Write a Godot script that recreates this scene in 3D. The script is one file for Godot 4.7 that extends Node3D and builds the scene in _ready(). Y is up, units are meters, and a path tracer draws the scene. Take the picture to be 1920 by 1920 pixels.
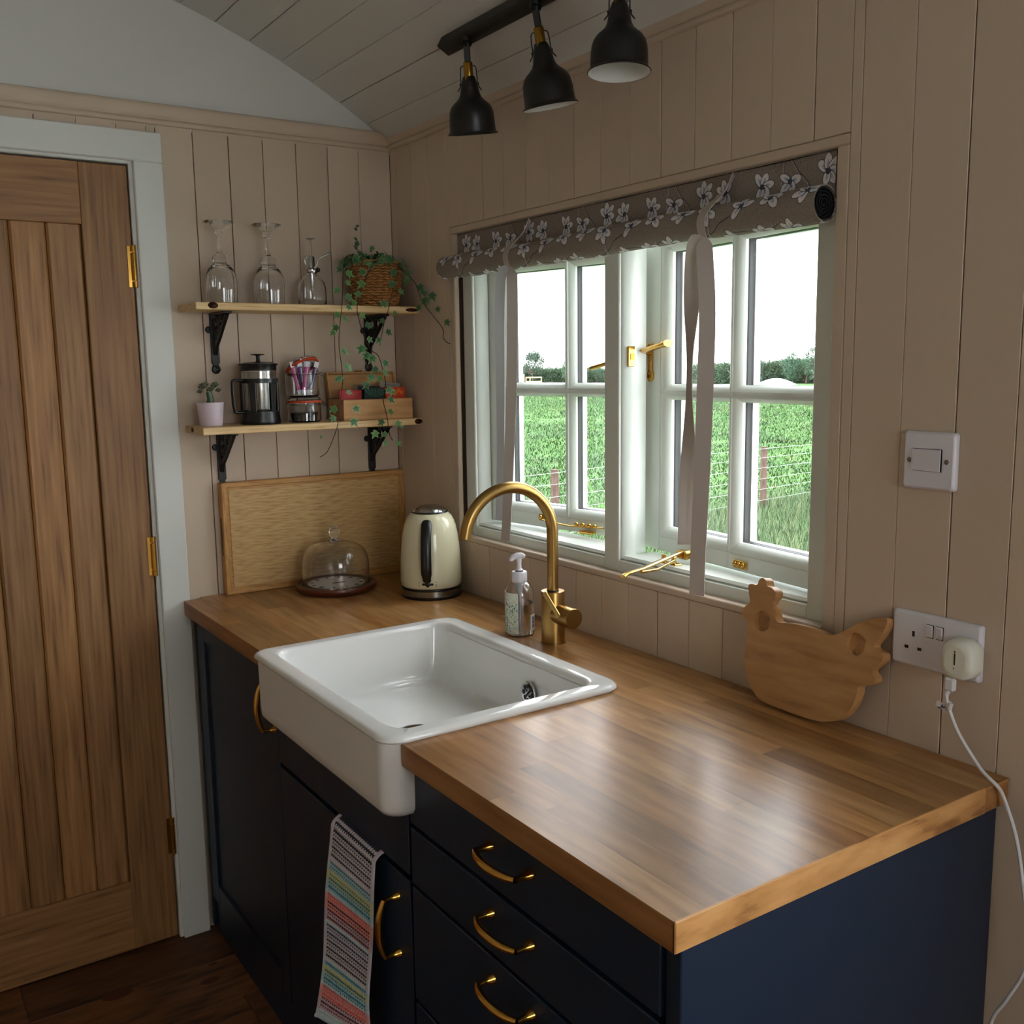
extends Node3D

const H := 0.925      # worktop height
const W := 0.645      # worktop depth
const LEN := 1.857    # worktop length
var M := {}
var taken := {}
var rng := RandomNumberGenerator.new()


# ------------------------------------------------------------------ mesh builder
class B:
	var v := PackedVector3Array()
	var n := PackedVector3Array()
	var u := PackedVector2Array()
	var c := PackedColorArray()
	var tint := Color.WHITE
	var coloured := false
	var xf := Transform3D.IDENTITY

	func _put(p: Vector3, q: Vector3, w: Vector2) -> void:
		v.push_back(xf * p)
		n.push_back((xf.basis * q).normalized())
		u.push_back(w)
		if coloured:
			c.push_back(tint)

	func tri(p0: Vector3, p1: Vector3, p2: Vector3, n0: Vector3, n1: Vector3, n2: Vector3, u0 := Vector2.ZERO, u1 := Vector2.ZERO, u2 := Vector2.ZERO) -> void:
		_put(p0, n0, u0)
		if (p1 - p0).cross(p2 - p0).dot(n0 + n1 + n2) < 0.0:
			_put(p1, n1, u1)
			_put(p2, n2, u2)
		else:
			_put(p2, n2, u2)
			_put(p1, n1, u1)

	func flat(p0: Vector3, p1: Vector3, p2: Vector3, q: Vector3) -> void:
		tri(p0, p1, p2, q, q, q)

	func quad(p0: Vector3, p1: Vector3, p2: Vector3, p3: Vector3, q: Vector3) -> void:
		tri(p0, p1, p2, q, q, q, Vector2(0, 1), Vector2(1, 1), Vector2(1, 0))
		tri(p0, p2, p3, q, q, q, Vector2(0, 1), Vector2(1, 0), Vector2(0, 0))

	# a box, its edges chamfered by b
	func box(mid: Vector3, size: Vector3, b := 0.0, bs := Basis.IDENTITY) -> void:
		var h := size / 2.0
		b = minf(b, minf(h.x, minf(h.y, h.z)) * 0.98)
		var keep := xf
		xf = xf * Transform3D(bs, mid)
		var P := func(k: int, s: Vector3) -> Vector3:
			var r := Vector3(h.x - b, h.y - b, h.z - b) * s
			r[k] = h[k] * s[k]
			return r
		for k in 3:
			var i := (k + 1) % 3
			var j := (k + 2) % 3
			for sk in [-1.0, 1.0]:
				var q := Vector3.ZERO
				q[k] = sk
				var ps := []
				for ij in [[-1.0, -1.0], [1.0, -1.0], [1.0, 1.0], [-1.0, 1.0]]:
					var s := Vector3.ZERO
					s[k] = sk
					s[i] = ij[0]
					s[j] = ij[1]
					ps.push_back(P.call(k, s))
				quad(ps[0], ps[1], ps[2], ps[3], q)
				if b > 0.0:
					for si in [-1.0, 1.0]:
						var s0 := Vector3.ZERO
						s0[k] = sk
						s0[i] = si
						s0[j] = -1.0
						var s1 := s0
						s1[j] = 1.0
						quad(P.call(k, s0), P.call(k, s1), P.call(i, s1), P.call(i, s0), Vector3(s0.x, s0.y, s0.z) * (Vector3.ONE - _axis(j)))
		if b > 0.0:
			for sx in [-1.0, 1.0]:
				for sy in [-1.0, 1.0]:
					for sz in [-1.0, 1.0]:
						var s := Vector3(sx, sy, sz)
						flat(P.call(0, s), P.call(1, s), P.call(2, s), s)
		xf = keep

	func _axis(j: int) -> Vector3:
		var r := Vector3.ZERO
		r[j] = 1.0
		return r

	func span(lo: Vector3, hi: Vector3, b := 0.0) -> void:
		box((lo + hi) / 2.0, (hi - lo).abs(), b)

	# turned round y; prof is (radius, height) from the outside bottom on; creases where it bends sharply
	func lathe(prof: Array, seg := 32, at := Vector3.ZERO, bs := Basis.IDENTITY, from := 0.0, to := TAU) -> void:
		var keep := xf
		xf = xf * Transform3D(bs, at)
		var m := prof.size()
		var seg_n := []
		for i in m - 1:
			var d: Vector2 = prof[i + 1] - prof[i]
			seg_n.push_back(Vector2(d.y, -d.x).normalized())
		var total := 0.0
		for i in m - 1:
			total += (prof[i + 1] - prof[i]).length()
		var run := 0.0
		for i in m - 1:
			var a: Vector2 = prof[i]
			var b: Vector2 = prof[i + 1]
			var na: Vector2 = seg_n[i]
			var nb: Vector2 = seg_n[i]
			if i > 0 and seg_n[i - 1].dot(seg_n[i]) > 0.72:
				na = (seg_n[i - 1] + seg_n[i]).normalized()
			if i < m - 2 and seg_n[i + 1].dot(seg_n[i]) > 0.72:
				nb = (seg_n[i + 1] + seg_n[i]).normalized()
			var va := run / maxf(total, 1e-6)
			run += (b - a).length()
			var vb := run / maxf(total, 1e-6)
			for k in seg:
				var t0 := lerpf(from, to, float(k) / seg)
				var t1 := lerpf(from, to, float(k + 1) / seg)
				var d0 := Vector3(cos(t0), 0, -sin(t0))
				var d1 := Vector3(cos(t1), 0, -sin(t1))
				var up := Vector3.UP
				var q0 := d0 * a.x + up * a.y
				var q1 := d1 * a.x + up * a.y
				var q2 := d1 * b.x + up * b.y
				var q3 := d0 * b.x + up * b.y
				var w0 := d0 * na.x + up * na.y
				var w1 := d1 * na.x + up * na.y
				var w2 := d1 * nb.x + up * nb.y
				var w3 := d0 * nb.x + up * nb.y
				var f0 := float(k) / seg
				var f1 := float(k + 1) / seg
				if a.x > 1e-6:
					tri(q0, q1, q2, w0, w1, w2, Vector2(f0, va), Vector2(f1, va), Vector2(f1, vb))
				if b.x > 1e-6:
					tri(q0, q2, q3, w0, w2, w3, Vector2(f0, va), Vector2(f1, vb), Vector2(f0, vb))
		xf = keep

	# a round rod swept along points; r a number or one radius per point
	func tube(pts: Array, r: Variant, seg := 12, caps := true, flatten := 1.0) -> void:
		var m := pts.size()
		var t: Vector3 = (pts[1] - pts[0]).normalized()
		var side := t.cross(Vector3.UP if absf(t.y) < 0.9 else Vector3.RIGHT).normalized()
		var rings := []
		var norms := []
		for i in m:
			var d: Vector3
			if i == 0:
				d = pts[1] - pts[0]
			elif i == m - 1:
				d = pts[m - 1] - pts[m - 2]
			else:
				d = (pts[i + 1] - pts[i]).normalized() + (pts[i] - pts[i - 1]).normalized()
			d = d.normalized()
			side = (side - d * side.dot(d)).normalized()
			var over := d.cross(side)
			var rad: float = r[i] if r is Array or r is PackedFloat32Array else r
			var ring := PackedVector3Array()
			var nn := PackedVector3Array()
			for k in seg + 1:
				var a := TAU * k / seg
				var e := side * cos(a) + over * sin(a) * flatten
				ring.push_back(pts[i] + e * rad)
				nn.push_back((side * cos(a) * flatten + over * sin(a)).normalized())
			rings.push_back(ring)
			norms.push_back(nn)
		for i in m - 1:
			for k in seg:
				tri(rings[i][k], rings[i][k + 1], rings[i + 1][k + 1], norms[i][k], norms[i][k + 1], norms[i + 1][k + 1])
				tri(rings[i][k], rings[i + 1][k + 1], rings[i + 1][k], norms[i][k], norms[i + 1][k + 1], norms[i + 1][k])
		if caps:
			for e in [[0, (pts[0] - pts[1]).normalized()], [m - 1, (pts[m - 1] - pts[m - 2]).normalized()]]:
				for k in seg:
					flat(pts[e[0]], rings[e[0]][k], rings[e[0]][k + 1], e[1])

	# outline in the xy plane of t, thick along its z, front edge rounded off by b
	func prism(outline: PackedVector2Array, depth: float, t := Transform3D.IDENTITY, b := 0.0, holes_cap := true) -> void:
		var keep := xf
		xf = xf * t
		var m := outline.size()
		if Geometry2D.is_polygon_clockwise(outline):
			outline.reverse()
		var nrm := PackedVector2Array()
		var inn := PackedVector2Array()
		for i in m:
			var e0 := (outline[i] - outline[(i + m - 1) % m]).normalized()
			var e1 := (outline[(i + 1) % m] - outline[i]).normalized()
			var q := Vector2(e0.y + e1.y, -e0.x - e1.x)
			q = q.normalized() if q.length() > 1e-5 else Vector2(e1.y, -e1.x)
			nrm.push_back(q)
			inn.push_back(outline[i] - q * b)
		var flatn := func(i: int, w: Vector2) -> Vector2:
			return nrm[i] if nrm[i].dot(w) > 0.8 else w
		for i in m:
			var j := (i + 1) % m
			var e := (outline[j] - outline[i]).normalized()
			var w := Vector2(e.y, -e.x)
			var ni: Vector2 = flatn.call(i, w)
			var nj: Vector2 = flatn.call(j, w)
			var a3 := Vector3(ni.x, ni.y, 0)
			var b3 := Vector3(nj.x, nj.y, 0)
			var lo := Vector3(outline[i].x, outline[i].y, b)
			var lo2 := Vector3(outline[j].x, outline[j].y, b)
			var hi := lo + Vector3(0, 0, depth - 2 * b)
			var hi2 := lo2 + Vector3(0, 0, depth - 2 * b)
			tri(lo, lo2, hi2, a3, b3, b3)
			tri(lo, hi2, hi, a3, b3, a3)
			if b > 0.0:
				var f := Vector3(inn[i].x, inn[i].y, depth)
				var f2 := Vector3(inn[j].x, inn[j].y, depth)
				var z := Vector3(0, 0, 0.8)
				tri(hi, hi2, f2, a3, b3, b3 + z)
				tri(hi, f2, f, a3, b3 + z, a3 + z)
				var g := Vector3(inn[i].x, inn[i].y, 0)
				var g2 := Vector3(inn[j].x, inn[j].y, 0)
				tri(lo, lo2, g2, a3, b3, b3 - z)
				tri(lo, g2, g, a3, b3 - z, a3 - z)
		if holes_cap:
			var ids := Geometry2D.triangulate_polygon(inn)
			for k in range(0, ids.size(), 3):
				var p0 := inn[ids[k]]
				var p1 := inn[ids[k + 1]]
				var p2 := inn[ids[k + 2]]
				flat(Vector3(p0.x, p0.y, depth), Vector3(p1.x, p1.y, depth), Vector3(p2.x, p2.y, depth), Vector3.BACK)
				flat(Vector3(p0.x, p0.y, 0), Vector3(p1.x, p1.y, 0), Vector3(p2.x, p2.y, 0), Vector3.FORWARD)
		xf = keep

	# a smooth sheet through rows of points, thick along its own normals
	func sheet(rows: Array, thick := 0.0, cols: Array = []) -> void:
		var nr := rows.size()
		var nc: int = rows[0].size()
		var nm := []
		for i in nr:
			var line := PackedVector3Array()
			for j in nc:
				var du: Vector3 = rows[i][mini(j + 1, nc - 1)] - rows[i][maxi(j - 1, 0)]
				var dv: Vector3 = rows[mini(i + 1, nr - 1)][j] - rows[maxi(i - 1, 0)][j]
				line.push_back(du.cross(dv).normalized())
			nm.push_back(line)
		for i in nr - 1:
			for j in nc - 1:
				var ids := [[i, j], [i, j + 1], [i + 1, j + 1], [i + 1, j]]
				for s in ([1.0, -1.0] if thick > 0.0 else [1.0]):
					var p := []
					var q := []
					var w := []
					for id in ids:
						q.push_back(nm[id[0]][id[1]] * s)
						p.push_back(rows[id[0]][id[1]] + nm[id[0]][id[1]] * s * thick / 2.0)
						w.push_back(Vector2(float(id[1]) / (nc - 1), float(id[0]) / (nr - 1)))
					for t in [[0, 1, 2], [0, 2, 3]]:
						if coloured and cols.size():
							tint = cols[ids[t[0]][0]][ids[t[0]][1]]
						tri(p[t[0]], p[t[1]], p[t[2]], q[t[0]], q[t[1]], q[t[2]], w[t[0]], w[t[1]], w[t[2]])
		if thick > 0.0:
			var rim := []
			for j in nc:
				rim.push_back([0, j])
			for i in range(1, nr):
				rim.push_back([i, nc - 1])
			for j in range(nc - 2, -1, -1):
				rim.push_back([nr - 1, j])
			for i in range(nr - 2, 0, -1):
				rim.push_back([i, 0])
			for k in rim.size():
				var a: Array = rim[k]
				var b: Array = rim[(k + 1) % rim.size()]
				var pa: Vector3 = rows[a[0]][a[1]]
				var pb: Vector3 = rows[b[0]][b[1]]
				var qa: Vector3 = nm[a[0]][a[1]] * thick / 2.0
				var qb: Vector3 = nm[b[0]][b[1]] * thick / 2.0
				var out: Vector3 = (pb - pa).cross(qa).normalized()
				var inside: Vector3 = rows[nr / 2][nc / 2] - pa
				if out.dot(inside) > 0.0:
					out = -out
				if coloured and cols.size():
					tint = cols[a[0]][a[1]]
				tri(pa + qa, pb + qb, pb - qb, out, out, out)
				tri(pa + qa, pb - qb, pa - qa, out, out, out)

	func ball(at: Vector3, r: Vector3, seg := 16) -> void:
		var pr := []
		for i in seg / 2 + 1:
			var a := -PI / 2 + PI * i / (seg / 2)
			pr.push_back(Vector2(maxf(cos(a), 0.0), sin(a)))
		lathe(pr, seg, at, Basis.from_scale(r))

	func mesh() -> ArrayMesh:
		var arr := []
		arr.resize(Mesh.ARRAY_MAX)
		arr[Mesh.ARRAY_VERTEX] = v
		arr[Mesh.ARRAY_NORMAL] = n
		arr[Mesh.ARRAY_TEX_UV] = u
		if coloured:
			arr[Mesh.ARRAY_COLOR] = c
		var am := ArrayMesh.new()
		am.add_surface_from_arrays(Mesh.PRIMITIVE_TRIANGLES, arr)
		return am


# ------------------------------------------------------------------ nodes
func numbered(called: String) -> String:
	var k: int = taken.get(called, -1) + 1
	taken[called] = k
	return called if k == 0 else "%s_%03d" % [called, k]


func tag(o: Node3D, label: String, category: String, group := "", kind := "") -> Node3D:
	o.set_meta("label", label)
	o.set_meta("category", category)
	if group:
		o.set_meta("group", group)
	if kind:
		o.set_meta("kind", kind)
	return o


func thing(called: String, label: String, category: String, at := Vector3.ZERO, group := "", kind := "") -> Node3D:
	var o := Node3D.new()
	o.name = numbered(called)
	add_child(o, true)
	o.position = at
	tag(o, label, category, group, kind)
	return o


func part(called: String, b: Variant, m: Material, parent: Node3D, at := Vector3.ZERO) -> MeshInstance3D:
	var o := MeshInstance3D.new()
	o.name = called
	o.mesh = b.mesh() if b is B else b
	o.material_override = m
	parent.add_child(o, true)
	o.position = at
	return o


func single(called: String, b: Variant, m: Material, label: String, category: String, at := Vector3.ZERO, group := "", kind := "") -> MeshInstance3D:
	var o := part(numbered(called), b, m, self, at)
	tag(o, label, category, group, kind)
	return o


func copy(o: Node3D, called: String, label: String, at: Vector3, turn := 0.0) -> Node3D:
	var r: Node3D = o.duplicate()
	r.name = numbered(called)
	add_child(r, true)
	r.position = at
	r.rotation.y = turn
	r.set_meta("label", label)
	return r


# ------------------------------------------------------------------ materials
func mat(name_: String, col: Color, rough := 0.5, metal := 0.0) -> StandardMaterial3D:
	var m := StandardMaterial3D.new()
	m.resource_name = name_
	m.albedo_color = col
	m.roughness = rough
	m.metallic = metal
	M[name_] = m
	return m


func noise_tex(ramp: Array, freq: float, seed_: int, octaves := 4, warp := 0.0, size := 512) -> NoiseTexture2D:
	var f := FastNoiseLite.new()
	f.noise_type = FastNoiseLite.TYPE_SIMPLEX_SMOOTH
	f.frequency = freq
	f.seed = seed_
	f.fractal_octaves = octaves
	if warp > 0.0:
		f.domain_warp_enabled = true
		f.domain_warp_amplitude = warp
		f.domain_warp_frequency = freq * 0.8
	var t := NoiseTexture2D.new()
	t.width = size
	t.height = size
	t.seamless = true
	t.noise = f
	if ramp.size():
		var g := Gradient.new()
		var offs := PackedFloat32Array()
		var cols := PackedColorArray()
		for i in ramp.size():
			offs.push_back(float(i) / (ramp.size() - 1))
			cols.push_back(ramp[i])
		g.offsets = offs
		g.colors = cols
		t.color_ramp = g
	return t


# stretch: how many repeats of the picture per metre along x, y and z
func wood(name_: String, t: Texture2D, stretch: Vector3, rough: float, tone := Color.WHITE, off := Vector3.ZERO) -> StandardMaterial3D:
	var m := mat(name_, tone, rough)
	m.albedo_texture = t
	m.uv1_triplanar = true
	m.uv1_scale = stretch
	m.uv1_offset = off
	return m


func glass(name_: String, tint := Color(1, 1, 1, 0), ior := 0.05) -> StandardMaterial3D:
	var m := mat(name_, tint, 0.0)
	m.transparency = BaseMaterial3D.TRANSPARENCY_ALPHA
	m.refraction_enabled = true
	m.refraction_scale = ior
	return m


func make_materials() -> void:
	# painted boards
	mat("pink_paint", Color(0.77, 0.695, 0.615), 0.55)
	mat("pink_paint_b", Color(0.76, 0.685, 0.605), 0.55)
	mat("pink_paint_c", Color(0.78, 0.705, 0.62), 0.55)
	mat("joint", Color(0.22, 0.15, 0.11), 0.9)
	mat("white_paint", Color(0.83, 0.84, 0.82), 0.45)
	mat("ceiling_paint", Color(0.80, 0.80, 0.78), 0.6)
	mat("ceiling_joint", Color(0.2, 0.19, 0.18), 0.9)
	mat("window_paint", Color(0.84, 0.86, 0.83), 0.35)
	mat("navy", Color(0.05, 0.13, 0.215), 0.42)
	mat("navy_dark", Color(0.05, 0.08, 0.13), 0.6)
	mat("ceramic", Color(0.88, 0.88, 0.87), 0.08)
	mat("black_metal", Color(0.022, 0.023, 0.026), 0.38)
	mat("cast_iron", Color(0.02, 0.02, 0.022), 0.42)
	mat("brass", Color(0.82, 0.63, 0.30), 0.16, 1.0)
	mat("brass_satin", Color(0.66, 0.53, 0.31), 0.3, 1.0)
	mat("brass_dark", Color(0.55, 0.41, 0.16), 0.28, 1.0)
	mat("chrome", Color(0.78, 0.78, 0.79), 0.12, 1.0)
	mat("steel", Color(0.55, 0.54, 0.52), 0.22, 1.0)
	mat("white_enamel", Color(0.85, 0.86, 0.84), 0.4)
	mat("white_plastic", Color(0.84, 0.83, 0.86), 0.3)
	mat("soft_plastic", Color(0.86, 0.86, 0.81), 0.35)
	mat("black_plastic", Color(0.02, 0.024, 0.032), 0.3)
	mat("black", Color(0.01, 0.01, 0.012), 0.6)
	mat("rubber", Color(0.02, 0.025, 0.03), 0.7)
	mat("cream", Color(0.84, 0.82, 0.70), 0.12)
	mat("cable_white", Color(0.84, 0.84, 0.86), 0.4)
	mat("orange_rubber", Color(0.75, 0.25, 0.07), 0.5)
	mat("soil", Color(0.05, 0.035, 0.025), 1.0)
	mat("coffee", Color(0.035, 0.022, 0.018), 0.5)
	mat("pot_lilac", Color(0.80, 0.74, 0.78), 0.5)
	mat("slate", Color(0.06, 0.075, 0.07), 0.35)
	mat("stem", Color(0.16, 0.10, 0.06), 0.7)
	mat("tie_cloth", Color(0.70, 0.66, 0.63), 0.9)
	mat("tie_white", Color(0.74, 0.76, 0.78), 0.9)
	mat("roll_end", Color(0.10, 0.11, 0.14), 0.9)
	var pane := mat("pane", Color(0.95, 1.0, 0.99, 0.02), 0.0)
	pane.transparency = BaseMaterial3D.TRANSPARENCY_ALPHA
	glass("glass")
	glass("water", Color(0.93, 0.94, 0.97, 0.0), 0.033)
	# woods: the grain runs along the axis that is stretched least
	var oak := noise_tex([Color(0.40, 0.26, 0.145), Color(0.56, 0.40, 0.235), Color(0.62, 0.45, 0.275), Color(0.69, 0.52, 0.34)], 0.012, 3, 5, 30.0)
	wood("oak_upright", oak, Vector3(9, 0.4, 9), 0.5)
	wood("oak_upright_b", oak, Vector3(10, 0.4, 10), 0.5, Color(0.93, 0.92, 0.9), Vector3(0.3, 0.1, 0.5))
	wood("oak_upright_c", oak, Vector3(9, 0.45, 9), 0.5, Color(1.06, 1.05, 1.02), Vector3(0.7, 0.6, 0.1))
	wood("oak_across", oak, Vector3(0.45, 9, 9), 0.5, Color(0.97, 0.96, 0.95))
	var top := noise_tex([Color(0.50, 0.345, 0.19), Color(0.62, 0.45, 0.265), Color(0.67, 0.50, 0.31), Color(0.73, 0.56, 0.37)], 0.01, 8, 5, 20.0)
	var k := 0
	for tone in [Color(1, 1, 1), Color(0.90, 0.87, 0.84), Color(1.08, 1.07, 1.05), Color(0.82, 0.79, 0.76), Color(0.97, 0.92, 0.86), Color(1.02, 1.03, 1.06)]:
		wood("stave_%d" % k, top, Vector3(7, 7, 0.8), 0.30, tone, Vector3(0.17 * k, 0.31 * k, 0.23 * k))
		k += 1
	wood("top_edge", top, Vector3(6, 6, 0.7), 0.42, Color(0.92, 0.86, 0.8))
	var knotty := noise_tex([Color(0.40, 0.25, 0.13), Color(0.66, 0.48, 0.29), Color(0.73, 0.55, 0.35), Color(0.77, 0.60, 0.40)], 0.011, 21, 5, 40.0)
	wood("top_end", knotty, Vector3(1.2, 4, 4), 0.38, Color(1.05, 1.03, 1.0))
	var pine := noise_tex([Color(0.70, 0.52, 0.33), Color(0.83, 0.69, 0.48), Color(0.87, 0.75, 0.55), Color(0.90, 0.80, 0.62)], 0.012, 5, 4, 25.0)
	wood("pine", pine, Vector3(0.7, 14, 14), 0.5)
	mat("pine_knot", Color(0.30, 0.13, 0.06), 0.6)
	var bamboo := noise_tex([Color(0.58, 0.44, 0.26), Color(0.73, 0.58, 0.37), Color(0.78, 0.64, 0.42), Color(0.80, 0.67, 0.46)], 0.014, 11, 4, 6.0)
	wood("bamboo", bamboo, Vector3(2.2, 22, 22), 0.5)
	wood("bamboo_rim", bamboo, Vector3(2.2, 18, 18), 0.5, Color(0.96, 0.88, 0.78), Vector3(0.4, 0.2, 0.1))
	wood("bamboo_stile", bamboo, Vector3(18, 2.2, 18), 0.5, Color(0.96, 0.88, 0.78), Vector3(0.1, 0.7, 0.3))
	var beech := noise_tex([Color(0.60, 0.43, 0.25), Color(0.68, 0.50, 0.31), Color(0.72, 0.54, 0.34), Color(0.75, 0.58, 0.38)], 0.009, 17, 4, 45.0)
	wood("beech", beech, Vector3(1.2, 7, 7), 0.5)
	wood("box_wood", beech, Vector3(1.2, 8, 8), 0.55, Color(1.08, 1.1, 1.12))
	var redwood := noise_tex([Color(0.20, 0.085, 0.05), Color(0.34, 0.15, 0.085), Color(0.40, 0.19, 0.11)], 0.012, 29, 4, 20.0)
	wood("red_wood", redwood, Vector3(2, 12, 12), 0.3)
	var floor_oak := noise_tex([Color(0.16, 0.09, 0.05), Color(0.36, 0.225, 0.135), Color(0.42, 0.27, 0.165), Color(0.48, 0.32, 0.20)], 0.01, 41, 5, 40.0)
	for i in 3:
		wood("floor_%d" % i, floor_oak, Vector3(0.8, 5, 5), 0.55, [Color(1, 1, 1), Color(0.88, 0.85, 0.82), Color(1.1, 1.08, 1.04)][i], Vector3(0.2 * i, 0.1, 0.37 * i))
	var straw := noise_tex([Color(0.42, 0.25, 0.11), Color(0.62, 0.42, 0.21), Color(0.72, 0.53, 0.30)], 0.03, 51, 3, 0.0, 256)
	wood("straw", straw, Vector3(9, 9, 9), 0.6)
	# stoneware, cloth, leaves
	var leaf := mat("leaf", Color.WHITE, 0.38)
	leaf.vertex_color_use_as_albedo = true
	leaf.backlight_enabled = true
	leaf.backlight = Color(0.12, 0.16, 0.08)
	var yarn := mat("yarn", Color.WHITE, 0.95)
	yarn.vertex_color_use_as_albedo = true
	var print_ := mat("blind_cloth", Color.WHITE, 0.95)
	print_.albedo_texture = floral()
	print_.uv1_scale = Vector3(1, 1, 1)
	# the field
	var field := noise_tex([Color(0.11, 0.20, 0.065), Color(0.19, 0.33, 0.095), Color(0.22, 0.38, 0.105), Color(0.27, 0.41, 0.14)], 0.02, 61, 5, 0.0)
	wood("turf", field, Vector3(0.11, 0.11, 0.3), 1.0)
	var blade := mat("blade", Color.WHITE, 0.7)
	blade.vertex_color_use_as_albedo = true
	blade.backlight_enabled = true
	blade.backlight = Color(0.2, 0.3, 0.1)
	var bush := mat("bush", Color.WHITE, 0.75)
	bush.vertex_color_use_as_albedo = true
	bush.backlight_enabled = true
	bush.backlight = Color(0.16, 0.22, 0.1)
	var post := noise_tex([Color(0.17, 0.12, 0.10), Color(0.33, 0.25, 0.21), Color(0.42, 0.34, 0.30)], 0.02, 71, 4, 0.0, 256)
	wood("post_wood", post, Vector3(9, 0.8, 9), 0.9)
	mat("wire", Color(0.62, 0.66, 0.62), 0.4, 0.6)


func floral() -> ImageTexture:
	var S := 512
	var im := Image.create(S, S, false, Image.FORMAT_RGB8)
	var f := FastNoiseLite.new()
	f.seed = 4
	f.frequency = 0.09
	for y in S:
		for x in S:
			var k := f.get_noise_2d(x, y) * 0.05
			var w := 0.03 if (x + y) % 3 == 0 else 0.0
			im.set_pixel(x, y, Color(0.53 + k - w, 0.49 + k - w, 0.45 + k - w))
	var r := RandomNumberGenerator.new()
	r.seed = 12
	var ell := func(cx: float, cy: float, rx: float, ry: float, a: float, fill: Color, edge: Color, rim: float) -> void:
		var m := int(maxf(rx, ry)) + 2
		for dy in range(-m, m + 1):
			for dx in range(-m, m + 1):
				var q := Vector2(dx, dy).rotated(-a)
				var d := sqrt(q.x * q.x / (rx * rx) + q.y * q.y / (ry * ry))
				if d < 1.0:
					im.set_pixel(posmod(int(cx) + dx, S), posmod(int(cy) + dy, S), edge if d > 1.0 - rim else fill)
	for i in 26:   # specks
		ell.call(r.randf() * S, r.randf() * S, 3.0, 3.0, 0.0, Color(0.33, 0.31, 0.32), Color(0.42, 0.4, 0.39), 0.5)
	for i in 5:    # branches
		var p := Vector2(r.randf() * S, r.randf() * S)
		var a := r.randf() * TAU
		for s in 120:
			a += r.randf_range(-0.07, 0.07)
			p += Vector2.from_angle(a) * 1.6
			ell.call(p.x + 2, p.y, 2.2, 2.2, 0.0, Color(0.25, 0.25, 0.28), Color(0.25, 0.25, 0.28), 0.1)
			ell.call(p.x, p.y, 1.6, 1.6, 0.0, Color(0.78, 0.75, 0.72), Color(0.78, 0.75, 0.72), 0.1)
	for gy in 4:
		for gx in 4:
			var at := Vector2((gx + 0.5 + (0.5 if gy % 2 else 0.0)) * S / 4.0 + r.randf_range(-16, 16), (gy + 0.5) * S / 4.0 + r.randf_range(-12, 12))
			var turn := r.randf() * TAU
			var petals := r.randi_range(4, 6)
			for k in petals:
				var a := turn + k * TAU / petals * 0.8
				var d := Vector2.from_angle(a)
				var long := r.randf_range(19, 27)
				var wide := r.randf_range(11, 15)
				var p := at + d * long
				ell.call(p.x, p.y, long + 2, wide + 2, a, Color(0.2, 0.2, 0.24), Color(0.2, 0.2, 0.24), 0.1)
				ell.call(p.x, p.y, long, wide, a, Color(0.86, 0.84, 0.84), Color(0.82, 0.81, 0.82), 0.2)
				var c := at + d * long * 0.75
				ell.call(c.x, c.y, long * 0.55, wide * 0.4, a, Color(0.62, 0.66, 0.74), Color(0.7, 0.72, 0.78), 0.35)
			ell.call(at.x, at.y, 9.0, 9.0, 0.0, Color(0.27, 0.27, 0.33), Color(0.2, 0.2, 0.25), 0.3)
			for k in 5:
				var q := at + Vector2.from_angle(turn + k * 1.3) * r.randf_range(5, 16)
				ell.call(q.x, q.y, 2.6, 2.6, 0.0, Color(0.24, 0.24, 0.3), Color(0.24, 0.24, 0.3), 0.1)
	return ImageTexture.create_from_image(im)


# ------------------------------------------------------------------ the room
func ring4(b: B, lo: Vector2, hi: Vector2, w: float, z0: float, z1: float, bev := 0.0) -> void:
	# a flat frame in the local xy plane between z0 and z1
	b.span(Vector3(lo.x, lo.y, z0), Vector3(lo.x + w, hi.y, z1), bev)
	b.span(Vector3(hi.x - w, lo.y, z0), Vector3(hi.x, hi.y, z1), bev)
	b.span(Vector3(lo.x + w, lo.y, z0), Vector3(hi.x - w, lo.y + w, z1), bev)
	b.span(Vector3(lo.x + w, hi.y - w, z0), Vector3(hi.x - w, hi.y, z1), bev)


func arch_y(x: float) -> float:
	return 0.346 + sqrt(2.151 * 2.151 - (x + 1.2) * (x + 1.2))


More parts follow.
